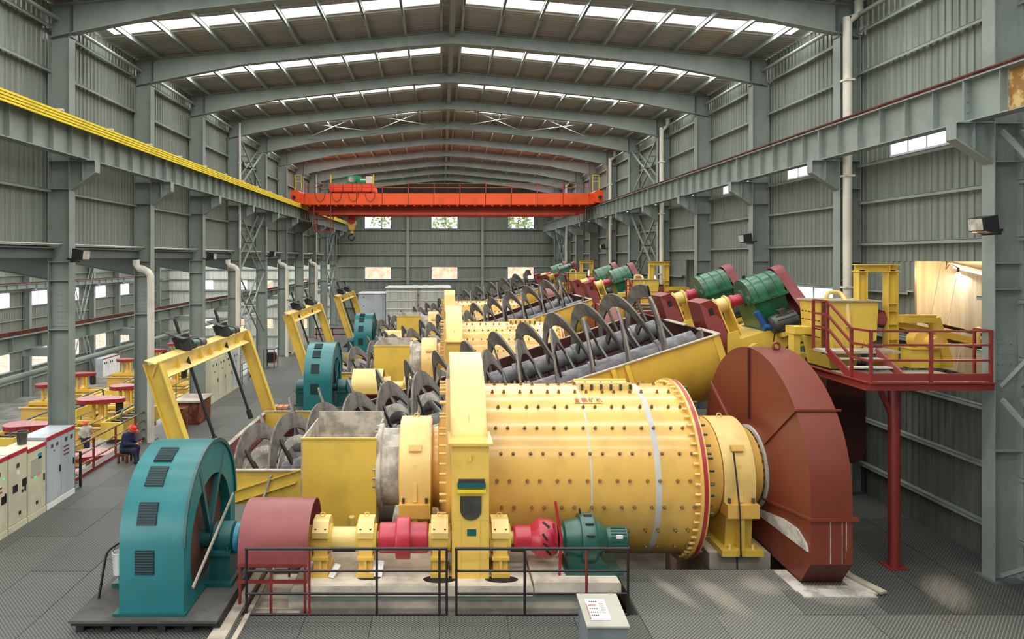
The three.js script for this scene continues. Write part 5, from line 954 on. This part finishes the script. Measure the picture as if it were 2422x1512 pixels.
{ const t = thing('leaning_ladder', 'pale metal ladder leaning against the column with the laced brace', 'ladder', [-11.5, 0, 40.2]); for (const d of [39.9, 40.7]) part(t, 'side_rail', beam([-11.0, 0, d], [-11.65, 4.1, d], .06, .09), M.grayBlue); for (let i = 0; i < 11; i++) part(t, 'rung', beam([-11.05 - i * .058, .3 + i * .35, 39.9], [-11.05 - i * .058, .3 + i * .35, 40.7], .035, .035), M.grayBlue); }
{ const t = thing('rusty_barrel', 'rusty red barrel standing on the walkway beside the second column', 'barrel', [-11.35, 0, 29.3]); part(t, 'drum', latheY([[0, 0], [.33, 0], [.33, .3], [.345, .32], [.33, .34], [.33, .6], [.345, .62], [.33, .64], [.34, .95], [.31, .95], [.3, .9], [0, .9]], -11.35, 0, 29.3), M.rust); const u = thing('rusty_tank', 'brown rusty tank with a pale top behind the barrel', 'tank', [-11.2, 0, 30.8]); part(u, 'tank', bbox(-11.9, -10.8, 0, 1.0, 30.1, 31.6, .05), M.rust); part(u, 'lid', bbox(-11.98, -10.72, 1.0, 1.08, 30.0, 31.7, .02), M.deck); }
{ const t = thing('tool_trolley', 'dark welding trolley standing beyond the ladder', 'trolley', [-11.6, 0, 46]); part(t, 'frame', [[-12, 45.6], [-11.3, 45.6], [-12, 46.6], [-11.3, 46.6]].map(([x, d]) => beam([x, 0, d], [x, 1.3, d], .05, .05)), M.redOx); part(t, 'shelf', [box(-12, -11.3, .35, .4, 45.6, 46.6), box(-12, -11.3, 1.25, 1.3, 45.6, 46.6)], M.steelDark); part(t, 'machine', bbox(-11.95, -11.35, .4, 1.0, 45.7, 46.5, .08), M.dark); }
{ const t = thing('orange_crates', 'small orange brick stack on the walkway beside the middle teal motor', 'bricks', [-7.9, 0, 32.4]); for (let i = 0; i < 9; i++) part(t, 'brick', bbox(-8.1 + (i % 3) * .26, -7.86 + (i % 3) * .26, Math.floor(i / 3) * .12, Math.floor(i / 3) * .12 + .11, 32.2, 32.7, .01), M.soil); }

// pump set and white bucket beside the front motor
{ const t = thing('motor_handrail', 'bent black handrail on the walkway side of the front teal motor', 'handrail', [-6.95, .27, 14.6]); part(t, 'rail', tube([[-7.2, .27, 14.2], [-7.1, 1.1, 14.3], [-7.05, 1.22, 14.4], [-6.95, 1.24, 14.9], [-6.9, 1.2, 15.3]], .028, 8, 30), M.blackPaint); }
{ const t = thing('white_bucket', 'white plastic bucket hanging beside the front teal motor', 'bucket', [-6.95, .75, 14.55]); part(t, 'bucket', latheY([[.1, 0], [.13, .45], [.14, .47], [.12, .47], [.09, .02], [0, .02]], -6.95, .62, 14.55), M.white); part(t, 'handle', tube([[-7.07, 1.08, 14.55], [-7.0, 1.22, 14.55], [-6.9, 1.22, 14.55], [-6.83, 1.08, 14.55]], .008, 5, 16), M.steelDark); }
{ const t = thing('wooden_stick', 'long pale wooden stick leaning across the side of the front teal motor', 'stick', [-5.0, .3, 14.2]); part(t, 'stick', beam([-5.05, .72, 13.72], [-4.84, 1.95, 15.7], .035, .06), M.deck); }
// guard railings before the pit
for (const [a, b, posts, label] of [[-4.08, .12, [-4.05, -2.75, -1.35, -.05, .1], 'black pipe guard railing in front of the red coupling'], [.27, 3.88, [.3, 1.72, 3.0, 3.86], 'black pipe guard railing in front of the green geared motor']]) {
  const t = thing('guard_railing', label, 'railing', [(a + b) / 2, 0, 14.05]);
  for (const x of posts) part(t, 'rail_post', cyl([x, 0, 14.03], [x, 1.36, 14.03], .028, .028, 10), x === 3 || x === -2.75 ? M.redOx : M.blackPaint);
  for (const y of [1.38, .92, .45, .02]) part(t, 'handrail', cyl([a, y, 14.03], [b, y, 14.03], y > 1 ? .032 : .024, y > 1 ? .032 : .024, 10), M.blackPaint);
}
{ // switch box in the foreground
  const t = thing('switch_box', 'grey steel switch box with a white paper notice on its sloping top', 'switch box', [2.95, 0, 12.45]);
  part(t, 'body', extX([[12.02, 0], [12.88, 0], [12.88, .96], [12.02, .85]], 2.6, 3.3, null, 0), M.boxSide); part(t, 'lid', extX([[11.98, .85], [12.92, .97], [12.92, 1.0], [11.98, .885]], 2.57, 3.33, null, 0), M.boxGray);
  const n = part(t, 'notice', extX([[12.14, .909], [12.74, .9855], [12.74, .9885], [12.14, .912]], 2.68, 3.05, null, 0), M.white, 'white paper notice with red and black lines of print');
  const yy = d => .912 + (d - 12.14) * .1275 + .001;
  const ink = (x0, x1, d, m) => part(n, 'print_line', beam([x0, yy(d), d], [x1, yy(d), d], .035, .003), m);
  for (const [d, x0, x1, m] of [[12.66, 2.75, 2.9, M.dark], [12.56, 2.72, 2.86, M.redTop], [12.46, 2.72, 2.88, M.redTop], [12.36, 2.72, 2.87, M.motorGray], [12.27, 2.72, 2.86, M.dark]]) for (let i = 0; i < 4; i++) ink(x0 + (x1 - x0) * i / 4, x0 + (x1 - x0) * (i + .7) / 4, d, m);
  for (let i = 0; i < 6; i++) ink(2.92, 3.0, 12.6 - i * .05, M.boxGray);
  part(t, 'edge_line', beam([2.685, yy(12.2), 12.16], [2.685, yy(12.6), 12.6], .012, .003), M.redTop);
  for (const x of [2.66, 3.22]) part(t, 'hinge', cyl([x - .05, .99, 12.92], [x + .05, .99, 12.92], .02, .02, 8), M.steel);
}
// low sheds at the end of the hall
{ const t = thing('white_shed', 'long low whitish clad enclosure against the end wall', 'enclosure', [-.5, 0, 76]); for (let i = 0; i < 2; i++) part(t, 'wall_panel', [box(-6.1 + i * 3.5, -2.65 + i * 3.5, 0, 4.15, 74, 74.06)], M.wallPale); for (let r = 0; r < 4; r++) part(t, 'batten', box(-6.1, .9, .9 + r * .95, 1.0 + r * .95, 73.95, 74), M.white); part(t, 'post', box(-2.7, -2.5, 0, 4.2, 73.9, 74), M.rustSteel); part(t, 'cap', box(-6.2, 1, 4.15, 4.28, 73.8, 79), M.white); part(t, 'wall_panel', box(-6.1, -6.05, 0, 4.15, 74.06, 79), M.wallPale); }
{ const t = thing('pale_blue_shed', 'pale blue-white cabin wall beside the whitish enclosure', 'cabin', [-8.6, 0, 76]); part(t, 'wall_panel', [box(-9.2, -6.25, 0, 3.5, 75, 75.06)], M.grayBlue); part(t, 'wall_panel', box(-9.26, -9.2, 0, 3.5, 75, 79), M.grayBlue); part(t, 'cap', box(-9.3, -6.2, 3.5, 3.58, 74.9, 79), M.white); for (const y of [1.2, 2.1, 3.1]) part(t, 'latch', box(-8.7, -8.6, y, y + .1, 74.97, 75), M.dark); }
{ const t = thing('red_barrier', 'low dark red barrier across the far end of the walkway', 'barrier', [-10.4, 0, 62]); part(t, 'beam', [box(-11.6, -8.4, .95, 1.05, 61.9, 62), box(-11.6, -8.4, .4, .5, 61.9, 62)], M.redOx); for (const x of [-11.5, -10, -8.5]) part(t, 'post', box(x - .05, x + .05, 0, 1.05, 61.9, 62), M.redOx); }

// ------------------------------------------------------------------ flotation cells in the side hall
function flotation(x, top, d, label, o = {}) {
  const w = o.w ?? 1.3, t = thing('flotation_cell', label, 'flotation cell', [x, AY, d]), tk = top - 1.5, base = Math.max(AY, tk - 3);
  const T = part(t, 'tank', [extY([[x - w, d - w], [x + w, d - w], [x + w, d + w], [x - w, d + w]], tk - 1.3, tk, [[[x - w + .06, d - w + .06], [x + w - .06, d - w + .06], [x + w - .06, d + w - .06], [x - w + .06, d + w - .06]]])], M.millYellow);
  part(t, 'tank_lip', [box(x - w - .12, x + w + .12, tk - .02, tk + .06, d - w - .12, d - w), box(x + w, x + w + .12, tk - .02, tk + .06, d - w, d + w)], M.cream);
  for (const o of [-.3, .3]) part(t, 'bridge_beam', box(x - w, x + w, tk, tk + .22, d + o - .1, d + o + .1), M.yellow);
  part(t, 'drive_column', [latheY([[.34, 0], [.34, .12], [.2, .3], [.2, .85], [.3, 1.0], [.3, 1.1], [0, 1.1]], x, tk + .2, d, 16)], M.millYellow);
  part(t, 'bracket', [box(x - .55, x - .42, tk + .2, tk + 1.25, d - .1, d + .1), box(x + .3, x + .42, tk + .2, tk + 1.2, d - .35, d - .15)], M.yellow);
  const r = o.r ?? .62, L = o.l ?? 1.15, cov = [...arc(x - L * .35, d, r, PI / 2, PI * 1.5, 16), ...arc(x + L * .55, d + .1, r * .5, -PI / 2, PI / 2, 10)];
  part(t, 'belt_cover', extY(cov, top - .24, top, null, .4), M.coverRed);
  part(t, 'motor', [latheY([[0, 0], [.2, 0], [.22, .1], [.22, .62], [.14, .72], [0, .72]], x + L * .6, tk + .55, d + .1, 16)], M.black);
  part(t, 'paddle_box', box(x + w, x + w + .5, tk - .6, tk - .1, d - w, d + w), M.yellow);
  for (const [i, j] of [[-1, -1], [1, -1], [-1, 1], [1, 1]]) part(t, 'leg', box(x + i * (w - .1) - .1, x + i * (w - .1) + .1, AY, tk - 1.3, d + j * (w - .1) - .1, d + j * (w - .1) + .1), M.steelDark);
  return t;
}
const cells = [[-14.6, -.95, 26.2, 'lower flotation cell half hidden behind the blue-grey cabinet', { r: .8 }], [-15.2, -1.2, 30.0, 'flotation cell just behind the railing and the seated worker', { r: .8 }], [-20.8, -.95, 34.2, 'flotation cell with a red cover showing over the beige cabinets', { r: .75, l: 1.5 }], [-20.6, -1.05, 41, 'flotation cell with the biggest boat-shaped red cover, in front of the drain pipe', { r: .85, l: 1.7 }],
  [-20.7, -.95, 44.6, 'flotation cell just beyond the one with the biggest red cover', { r: .7, l: 1.3 }], [-20.7, -.9, 48.2, 'flotation cell partly behind the bent drain pipe', { r: .7 }], [-20.7, -.9, 52.4, 'flotation cell beside the leaning gantry leg, nearer one', { r: .7 }], [-20.7, -.9, 57, 'flotation cell beside the leaning gantry leg, farther one', { r: .7 }],
  [-29, -1.85, 50, 'flotation cell with a tall motor standing alone on the pale platform edge', { r: .6 }], [-29, -1.85, 54.8, 'flotation cell beyond the first column, below the white cabinet', { r: .6 }], [-29, -1.85, 62.5, 'yellow flotation cell with a red cover beside the drain pipe, far row', { r: .6 }], [-29, -1.85, 69, 'far-row flotation cell behind the second column', { r: .6 }], [-29, -1.85, 74, 'last far-row flotation cell under the crane beam', { r: .6 }]];
for (const c of cells) flotation(...c);
{ const t = thing('steel_landing', 'grey plated landing between the rows of flotation cells', 'landing', [-25, -3.7, 52]); part(t, 'deck', box(-27.2, -22.9, -3.75, -3.65, 30, 78), M.steel); part(t, 'post', [32, 40, 48, 56, 64, 72].map(d => box(-25.1, -24.9, AY, -3.75, d - .1, d + .1)), M.steelDark); const u = thing('lower_landing', 'grey plated landing beside the near flotation cells', 'landing', [-17.8, -2.6, 44]); part(u, 'deck', box(-18.9, -16.7, -2.65, -2.55, 26, 78), M.steel); part(u, 'post', [32, 40, 48, 56, 64, 72].map(d => box(-17.9, -17.7, AY, -2.65, d - .1, d + .1)), M.steelDark); }
for (const [x, d, y, n] of [[-24.3, 39.5, -3.65, 'dark open launder box with bright edges between the flotation rows'], [-24.6, 46.5, -3.65, 'second dark open launder between the flotation rows'], [-24.4, 53, -3.65, 'third dark open launder further along the flotation rows'], [-17.5, 29.5, -2.55, 'yellow open launder just beyond the nearest flotation cells'], [-17.6, 38.5, -2.55, 'yellow open launder behind the seated worker and the drain pipe']]) {
  const t = thing('launder', n, 'launder', [x, y, d]), w = y > -3 ? .6 : .8;
  part(t, 'trough', extY([[x - w, d - 2.4], [x + w, d - 2.4], [x + w, d + 2.4], [x - w, d + 2.4]], y + .3, y + 1.2, [[[x - w + .08, d - 2.32], [x + w - .08, d - 2.32], [x + w - .08, d + 2.32], [x - w + .08, d + 2.32]]]), M.yellow);
  part(t, 'bottom', box(x - w + .05, x + w - .05, y + .3, y + .36, d - 2.35, d + 2.35), M.dark);
  for (let i = 0; i < 7; i++) part(t, 'slat', box(x - w + .05, x + w - .05, y + 1.0, y + 1.06, d - 2.1 + i * .65, d - 1.85 + i * .65), i % 2 ? M.dark : M.motorGray);
  for (const q of [-1.9, 1.9]) part(t, 'leg', box(x - w + .1, x + w - .1, y, y + .3, d + q - .1, d + q + .1), M.steelDark);
  part(t, 'feed_pipe', tube([[x + w * .5, y + 1.1, d - 2], [x + w * .5, y + 1.7, d - 1.8], [x + w * .5, y + 1.75, d + 1.6], [x + w * .5, y + 1.1, d + 1.9]], .06, 8, 24), M.steelDark);
}
for (const [x, y, d0, d1, n] of [[-18.85, -2.55, 27, 60, 'thin dark railing along the lower landing of the flotation cells'], [-22.95, -3.65, 31, 76, 'thin dark railing along the far landing of the flotation cells']]) { const t = thing('landing_railing', n, 'railing', [x, y, (d0 + d1) / 2]); for (let d = d0; d <= d1; d += 3) part(t, 'rail_post', beam([x, y, d], [x, y + 1.05, d], .045, .045), M.steelDark); for (const q of [1.05, .55]) part(t, 'handrail', beam([x, y + q, d0], [x, y + q, d1], .04, .04), M.steelDark); }
{ const t = thing('side_hall_cabinet', 'white switch cabinet against the far window wall of the side hall', 'cabinet', [-37.8, AY, 76.6]); part(t, 'body', box(-38.2, -37.4, AY, AY + 2.15, 74.6, 78.6), M.grayBlue); for (let i = 0; i < 3; i++) { const dr = part(t, 'door', box(-37.4, -37.37, AY + .1, AY + 2.0, 74.65 + i * 1.32, 75.9 + i * 1.32), M.white); part(dr, 'meter', [box(-37.37, -37.34, AY + 1.5, AY + 1.7, 74.9 + i * 1.32, 75.1 + i * 1.32), box(-37.37, -37.34, AY + 1.5, AY + 1.7, 75.3 + i * 1.32, 75.5 + i * 1.32)], M.motorGray); } part(t, 'top_trim', box(-37.42, -37.36, AY + 2.05, AY + 2.15, 74.6, 78.6), M.redTop); }

// ------------------------------------------------------------------ people
function field(bones, lo, hi, res, blend) {               // smooth skin round tapered bones; returns a geometry in metres
  const mc = new MarchingCubes(res, M.skin, false, false, 120000), N = mc.size, size = Math.max(hi[0] - lo[0], hi[1] - lo[1], hi[2] - lo[2]), c = [0, 1, 2].map(i => (lo[i] + hi[i]) / 2);
  mc.isolation = 0;
  for (let z = 0; z < N; z++) for (let y = 0; y < N; y++) for (let x = 0; x < N; x++) {
    const p = [x, y, z].map((v, i) => c[i] + (v - mc.halfsize) / mc.halfsize * size / 2);
    let acc = 0;
    for (const [a, b, ra, rb, sx = 1] of bones) {
      const d = [b[0] - a[0], b[1] - a[1], b[2] - a[2]], e = [p[0] - a[0], p[1] - a[1], p[2] - a[2]], l = d[0] * d[0] + d[1] * d[1] + d[2] * d[2];
      const t = l ? Math.min(1, Math.max(0, (e[0] * d[0] + e[1] * d[1] + e[2] * d[2]) / l)) : 0;
      const q = Math.hypot(e[0] - d[0] * t, e[1] - d[1] * t, (e[2] - d[2] * t) * sx) - (ra + (rb - ra) * t);
      acc += Math.exp(-q / blend);
    }
    mc.field[x + y * N + z * N * N] = acc > 1e-30 ? blend * Math.log(acc) : -1;
  }
  mc.update();
  const n = mc.count, g = new THREE.BufferGeometry(), pos = new Float32Array(n * 3);
  for (let i = 0; i < n; i++) for (let k = 0; k < 3; k++) pos[i * 3 + k] = c[k] + mc.positionArray[i * 3 + k] * size / 2;
  g.setAttribute('position', new THREE.BufferAttribute(pos, 3));
  g.computeVertexNormals();
  const nn = mc.normalArray.slice(0, n * 3); g.setAttribute('normal', new THREE.BufferAttribute(new Float32Array(nn), 3));
  return fin(toCreasedNormals(g, 1.2));
}
function hand(w, dir, up) {                               // palm, four fingers, thumb; w wrist point, dir along the hand, up = back of the hand
  const v = a => new THREE.Vector3(...a), D = v(dir).normalize(), S = D.clone().cross(v(up)).normalize(), U = S.clone().cross(D), at = (f, s, u) => { const p = v(w).addScaledVector(D, f).addScaledVector(S, s).addScaledVector(U, u); return [p.x, p.y, p.z]; }, b = [[at(0, 0, 0), at(.08, 0, 0), .026, .03], [at(.05, -.025, 0), at(.08, -.03, 0), .018, .016], [at(.05, .025, 0), at(.08, .03, 0), .018, .016]];
  [-.033, -.011, .011, .033].forEach((s, i) => { const l = [.062, .074, .07, .054][i]; b.push([at(.085, s, 0), at(.085 + l * .55, s, -.012), .0095, .009], [at(.085 + l * .55, s, -.012), at(.085 + l * .8, s, -.045), .009, .0075]); });
  b.push([at(.03, -.03, -.005), at(.07, -.058, -.02), .012, .01], [at(.07, -.058, -.02), at(.098, -.05, -.036), .01, .008]);
  return b;
}
function person(label, at, turn, pose, o) {
  const t = thing('person', label, 'person', at), add = (n, g, m) => { const q = new THREE.Mesh(g, m); q.name = n; q.castShadow = q.receiveShadow = true; t.add(q); return q; };
  t.rotation.y = turn;                                    // local frame: +x is where the person faces, z across, y up
  const J = pose, body = [], jac = [], tro = [], head = J.head, nd = J.face, HR = .1;
  body.push([J.neck, head, .055, .06], [head, [head[0] + nd[0] * .025, head[1] + nd[1] * .025 - .01, head[2]], HR * .98, .082], [[head[0] + nd[0] * .09, head[1] + nd[1] * .09 - .012, head[2]], [head[0] + nd[0] * .112, head[1] + nd[1] * .112 - .03, head[2]], .012, .015], [[head[0] + nd[0] * .06, head[1] - .075, head[2]], [head[0] + nd[0] * .08, head[1] - .085, head[2]], .04, .035]);
  for (const s of [-1, 1]) body.push([[head[0] - .005, head[1] - .01, head[2] + s * .092], [head[0] - .012, head[1] + .02, head[2] + s * .096], .018, .02]);
  body.push([J.hip, J.chest, .13, .15], [J.chest, J.neck, .14, .06]);
  jac.push([J.hip, J.chest, .165, .185, .82], [J.chest, [J.neck[0], J.neck[1] - .05, 0], .17, .1, .8]);
  const hands = [];
  for (const s of [-1, 1]) {
    const k = s < 0 ? 0 : 1, [sh, el, wr] = [J.shoulder[k], J.elbow[k], J.wrist[k]], [hp, kn, an] = [J.hipj[k], J.knee[k], J.ankle[k]], toe = [an[0] + .19, an[1] - .035, an[2] + s * .02];
    body.push([sh, el, .048, .04], [el, wr, .04, .028], [hp, kn, .08, .055], [kn, an, .055, .04], [J.chest, sh, .1, .055]);
    jac.push([J.chest, sh, .13, .088], [sh, el, .078, .062], [el, [el[0] + (wr[0] - el[0]) * .9, el[1] + (wr[1] - el[1]) * .9, el[2] + (wr[2] - el[2]) * .9], .062, .046]);
    tro.push([J.hip, hp, .15, .12], [hp, kn, .11, .082], [kn, [an[0], an[1] + .03, an[2]], .08, .062]);
    const d = [wr[0] - el[0], wr[1] - el[1], wr[2] - el[2]]; hands.push(...hand(wr, J.handDir ?? d, J.handUp ?? [0, 1, 0]));
    add('shoe', field([[[an[0] - .03, an[1] - .04, an[2]], [toe[0] - .04, toe[1], toe[2]], .048, .042], [[an[0], an[1] + .02, an[2]], [an[0], an[1] - .03, an[2]], .05, .048]], [an[0] - .15, an[1] - .16, an[2] - .16], [an[0] + .27, an[1] + .16, an[2] + .16], 30, .02), M.shoe);
  }
  const B = (list, pad = .12) => { const lo = [9, 9, 9], hi = [-9, -9, -9]; for (const [a, b, r, q] of list) for (const p of [a, b]) for (let i = 0; i < 3; i++) { lo[i] = Math.min(lo[i], p[i] - Math.max(r, q) - pad); hi[i] = Math.max(hi[i], p[i] + Math.max(r, q) + pad); } return [lo, hi]; };
  const hb = B(hands, .02);
  add('body', mergeGeometries([field(body, ...B(body, .05), o.res ?? 84, .022), field(hands, ...hb, 60, .006)]), M.skin);
  add('jacket', field(jac, ...B(jac, .05), o.res2 ?? 64, .03), o.jacket); add('trousers', field(tro, ...B(tro, .05), o.res2 ?? 60, .03), o.trousers);
  const hx = new THREE.Matrix4().makeTranslation(head[0] - nd[0] * .005, head[1] + .035, head[2]).multiply(new THREE.Matrix4().makeRotationZ(J.tilt ?? 0));
  const shell = new THREE.LatheGeometry([[.15, -.012], [.15, 0], [.128, .01], [.124, .05], [.1, .09], [.06, .112], [1e-4, .12]].map(p => new THREE.Vector2(...p)), 28).scale(1.12, 1, 1);
  const peak = new THREE.CylinderGeometry(.09, .1, .012, 16).scale(1, 1, 1.1).translate(.12, 0, 0), ridge = new THREE.TorusGeometry(.115, .014, 6, 16, PI).translate(0, .005, 0);
  add('helmet', mergeGeometries([shell, peak, ridge].map(g => fin(g.applyMatrix4(hx)))), o.helmet);
  for (const s of [-1, 1]) add('eye', fin(new THREE.SphereGeometry(.011, 8, 6).translate(head[0] + nd[0] * .096, head[1] + nd[1] * .1 + .012, head[2] + s * .033)), M.dark);
  add('mouth', fin(new THREE.BoxGeometry(.012, .008, .042).translate(head[0] + nd[0] * .108, head[1] + nd[1] * .108 - .06, head[2])), M.brownPink);
  return t;
}
const seated = { hip: [-.05, .5, 0], chest: [.1, .9, 0], neck: [.2, 1.08, 0], head: [.29, 1.2, 0], face: [.82, -.57, 0], tilt: -.45, shoulder: [[.12, 1.02, -.19], [.12, 1.02, .19]], elbow: [[.2, .72, -.24], [.2, .72, .24]], wrist: [[.43, .7, -.08], [.43, .7, .08]], handDir: [.7, .15, 0], handUp: [-.15, .98, 0], hipj: [[-.02, .47, -.1], [-.02, .47, .1]], knee: [[.38, .5, -.14], [.42, .48, .14]], ankle: [[.36, .09, -.16], [.5, .09, .14]] };
person('worker in navy jacket and red helmet sitting bent over a phone by the railing', [-11.5, 0, 24.6], -.15, seated, { jacket: M.navy, trousers: M.trousers, helmet: M.helmetRed, res: 90, res2: 70 });
{ const t = thing('phone', 'small pale phone in the hands of the seated worker', 'phone', [-10.95, .72, 24.6]); part(t, 'phone', beam([-10.99, .745, 24.58], [-10.9, .8, 24.56], .075, .012), M.grayBlue); const u = thing('low_stool', 'low brown stool under the seated worker', 'stool', [-11.5, 0, 24.6]); part(u, 'seat', bbox(-11.72, -11.32, .27, .34, 24.38, 24.82, .02), M.rust); for (const [x, d] of [[-11.67, 24.43], [-11.37, 24.43], [-11.67, 24.77], [-11.37, 24.77]]) part(u, 'leg', box(x - .035, x + .035, 0, .27, d - .035, d + .035), M.rust); }
const standing = { hip: [0, .95, 0], chest: [.02, 1.32, 0], neck: [.03, 1.5, 0], head: [.05, 1.63, 0], face: [.98, -.2, 0], tilt: -.1, shoulder: [[0, 1.42, -.2], [0, 1.42, .2]], elbow: [[.02, 1.13, -.25], [.02, 1.13, .25]], wrist: [[.2, .98, -.2], [.2, .98, .2]], hipj: [[0, .9, -.1], [0, .9, .1]], knee: [[.03, .5, -.11], [.02, .5, .11]], ankle: [[0, .09, -.12], [0, .09, .12]] };
person('standing worker in dark purple clothes and yellow helmet among the flotation cells', [-24.4, -3.65, 46], .6, standing, { jacket: M.purple, trousers: M.purple, helmet: M.helmetYellow, res: 56, res2: 44 });
person('worker with red helmet standing low behind the cabinets by the flotation cells', [-17.9, -2.55, 34], 2.4, standing, { jacket: M.dustGray, trousers: M.trousers, helmet: M.helmetRed, res: 56, res2: 44 });

scene.traverse(o => { if (o.isMesh) { o.castShadow = true; o.receiveShadow = true; } });
renderer.render(scene, camera);
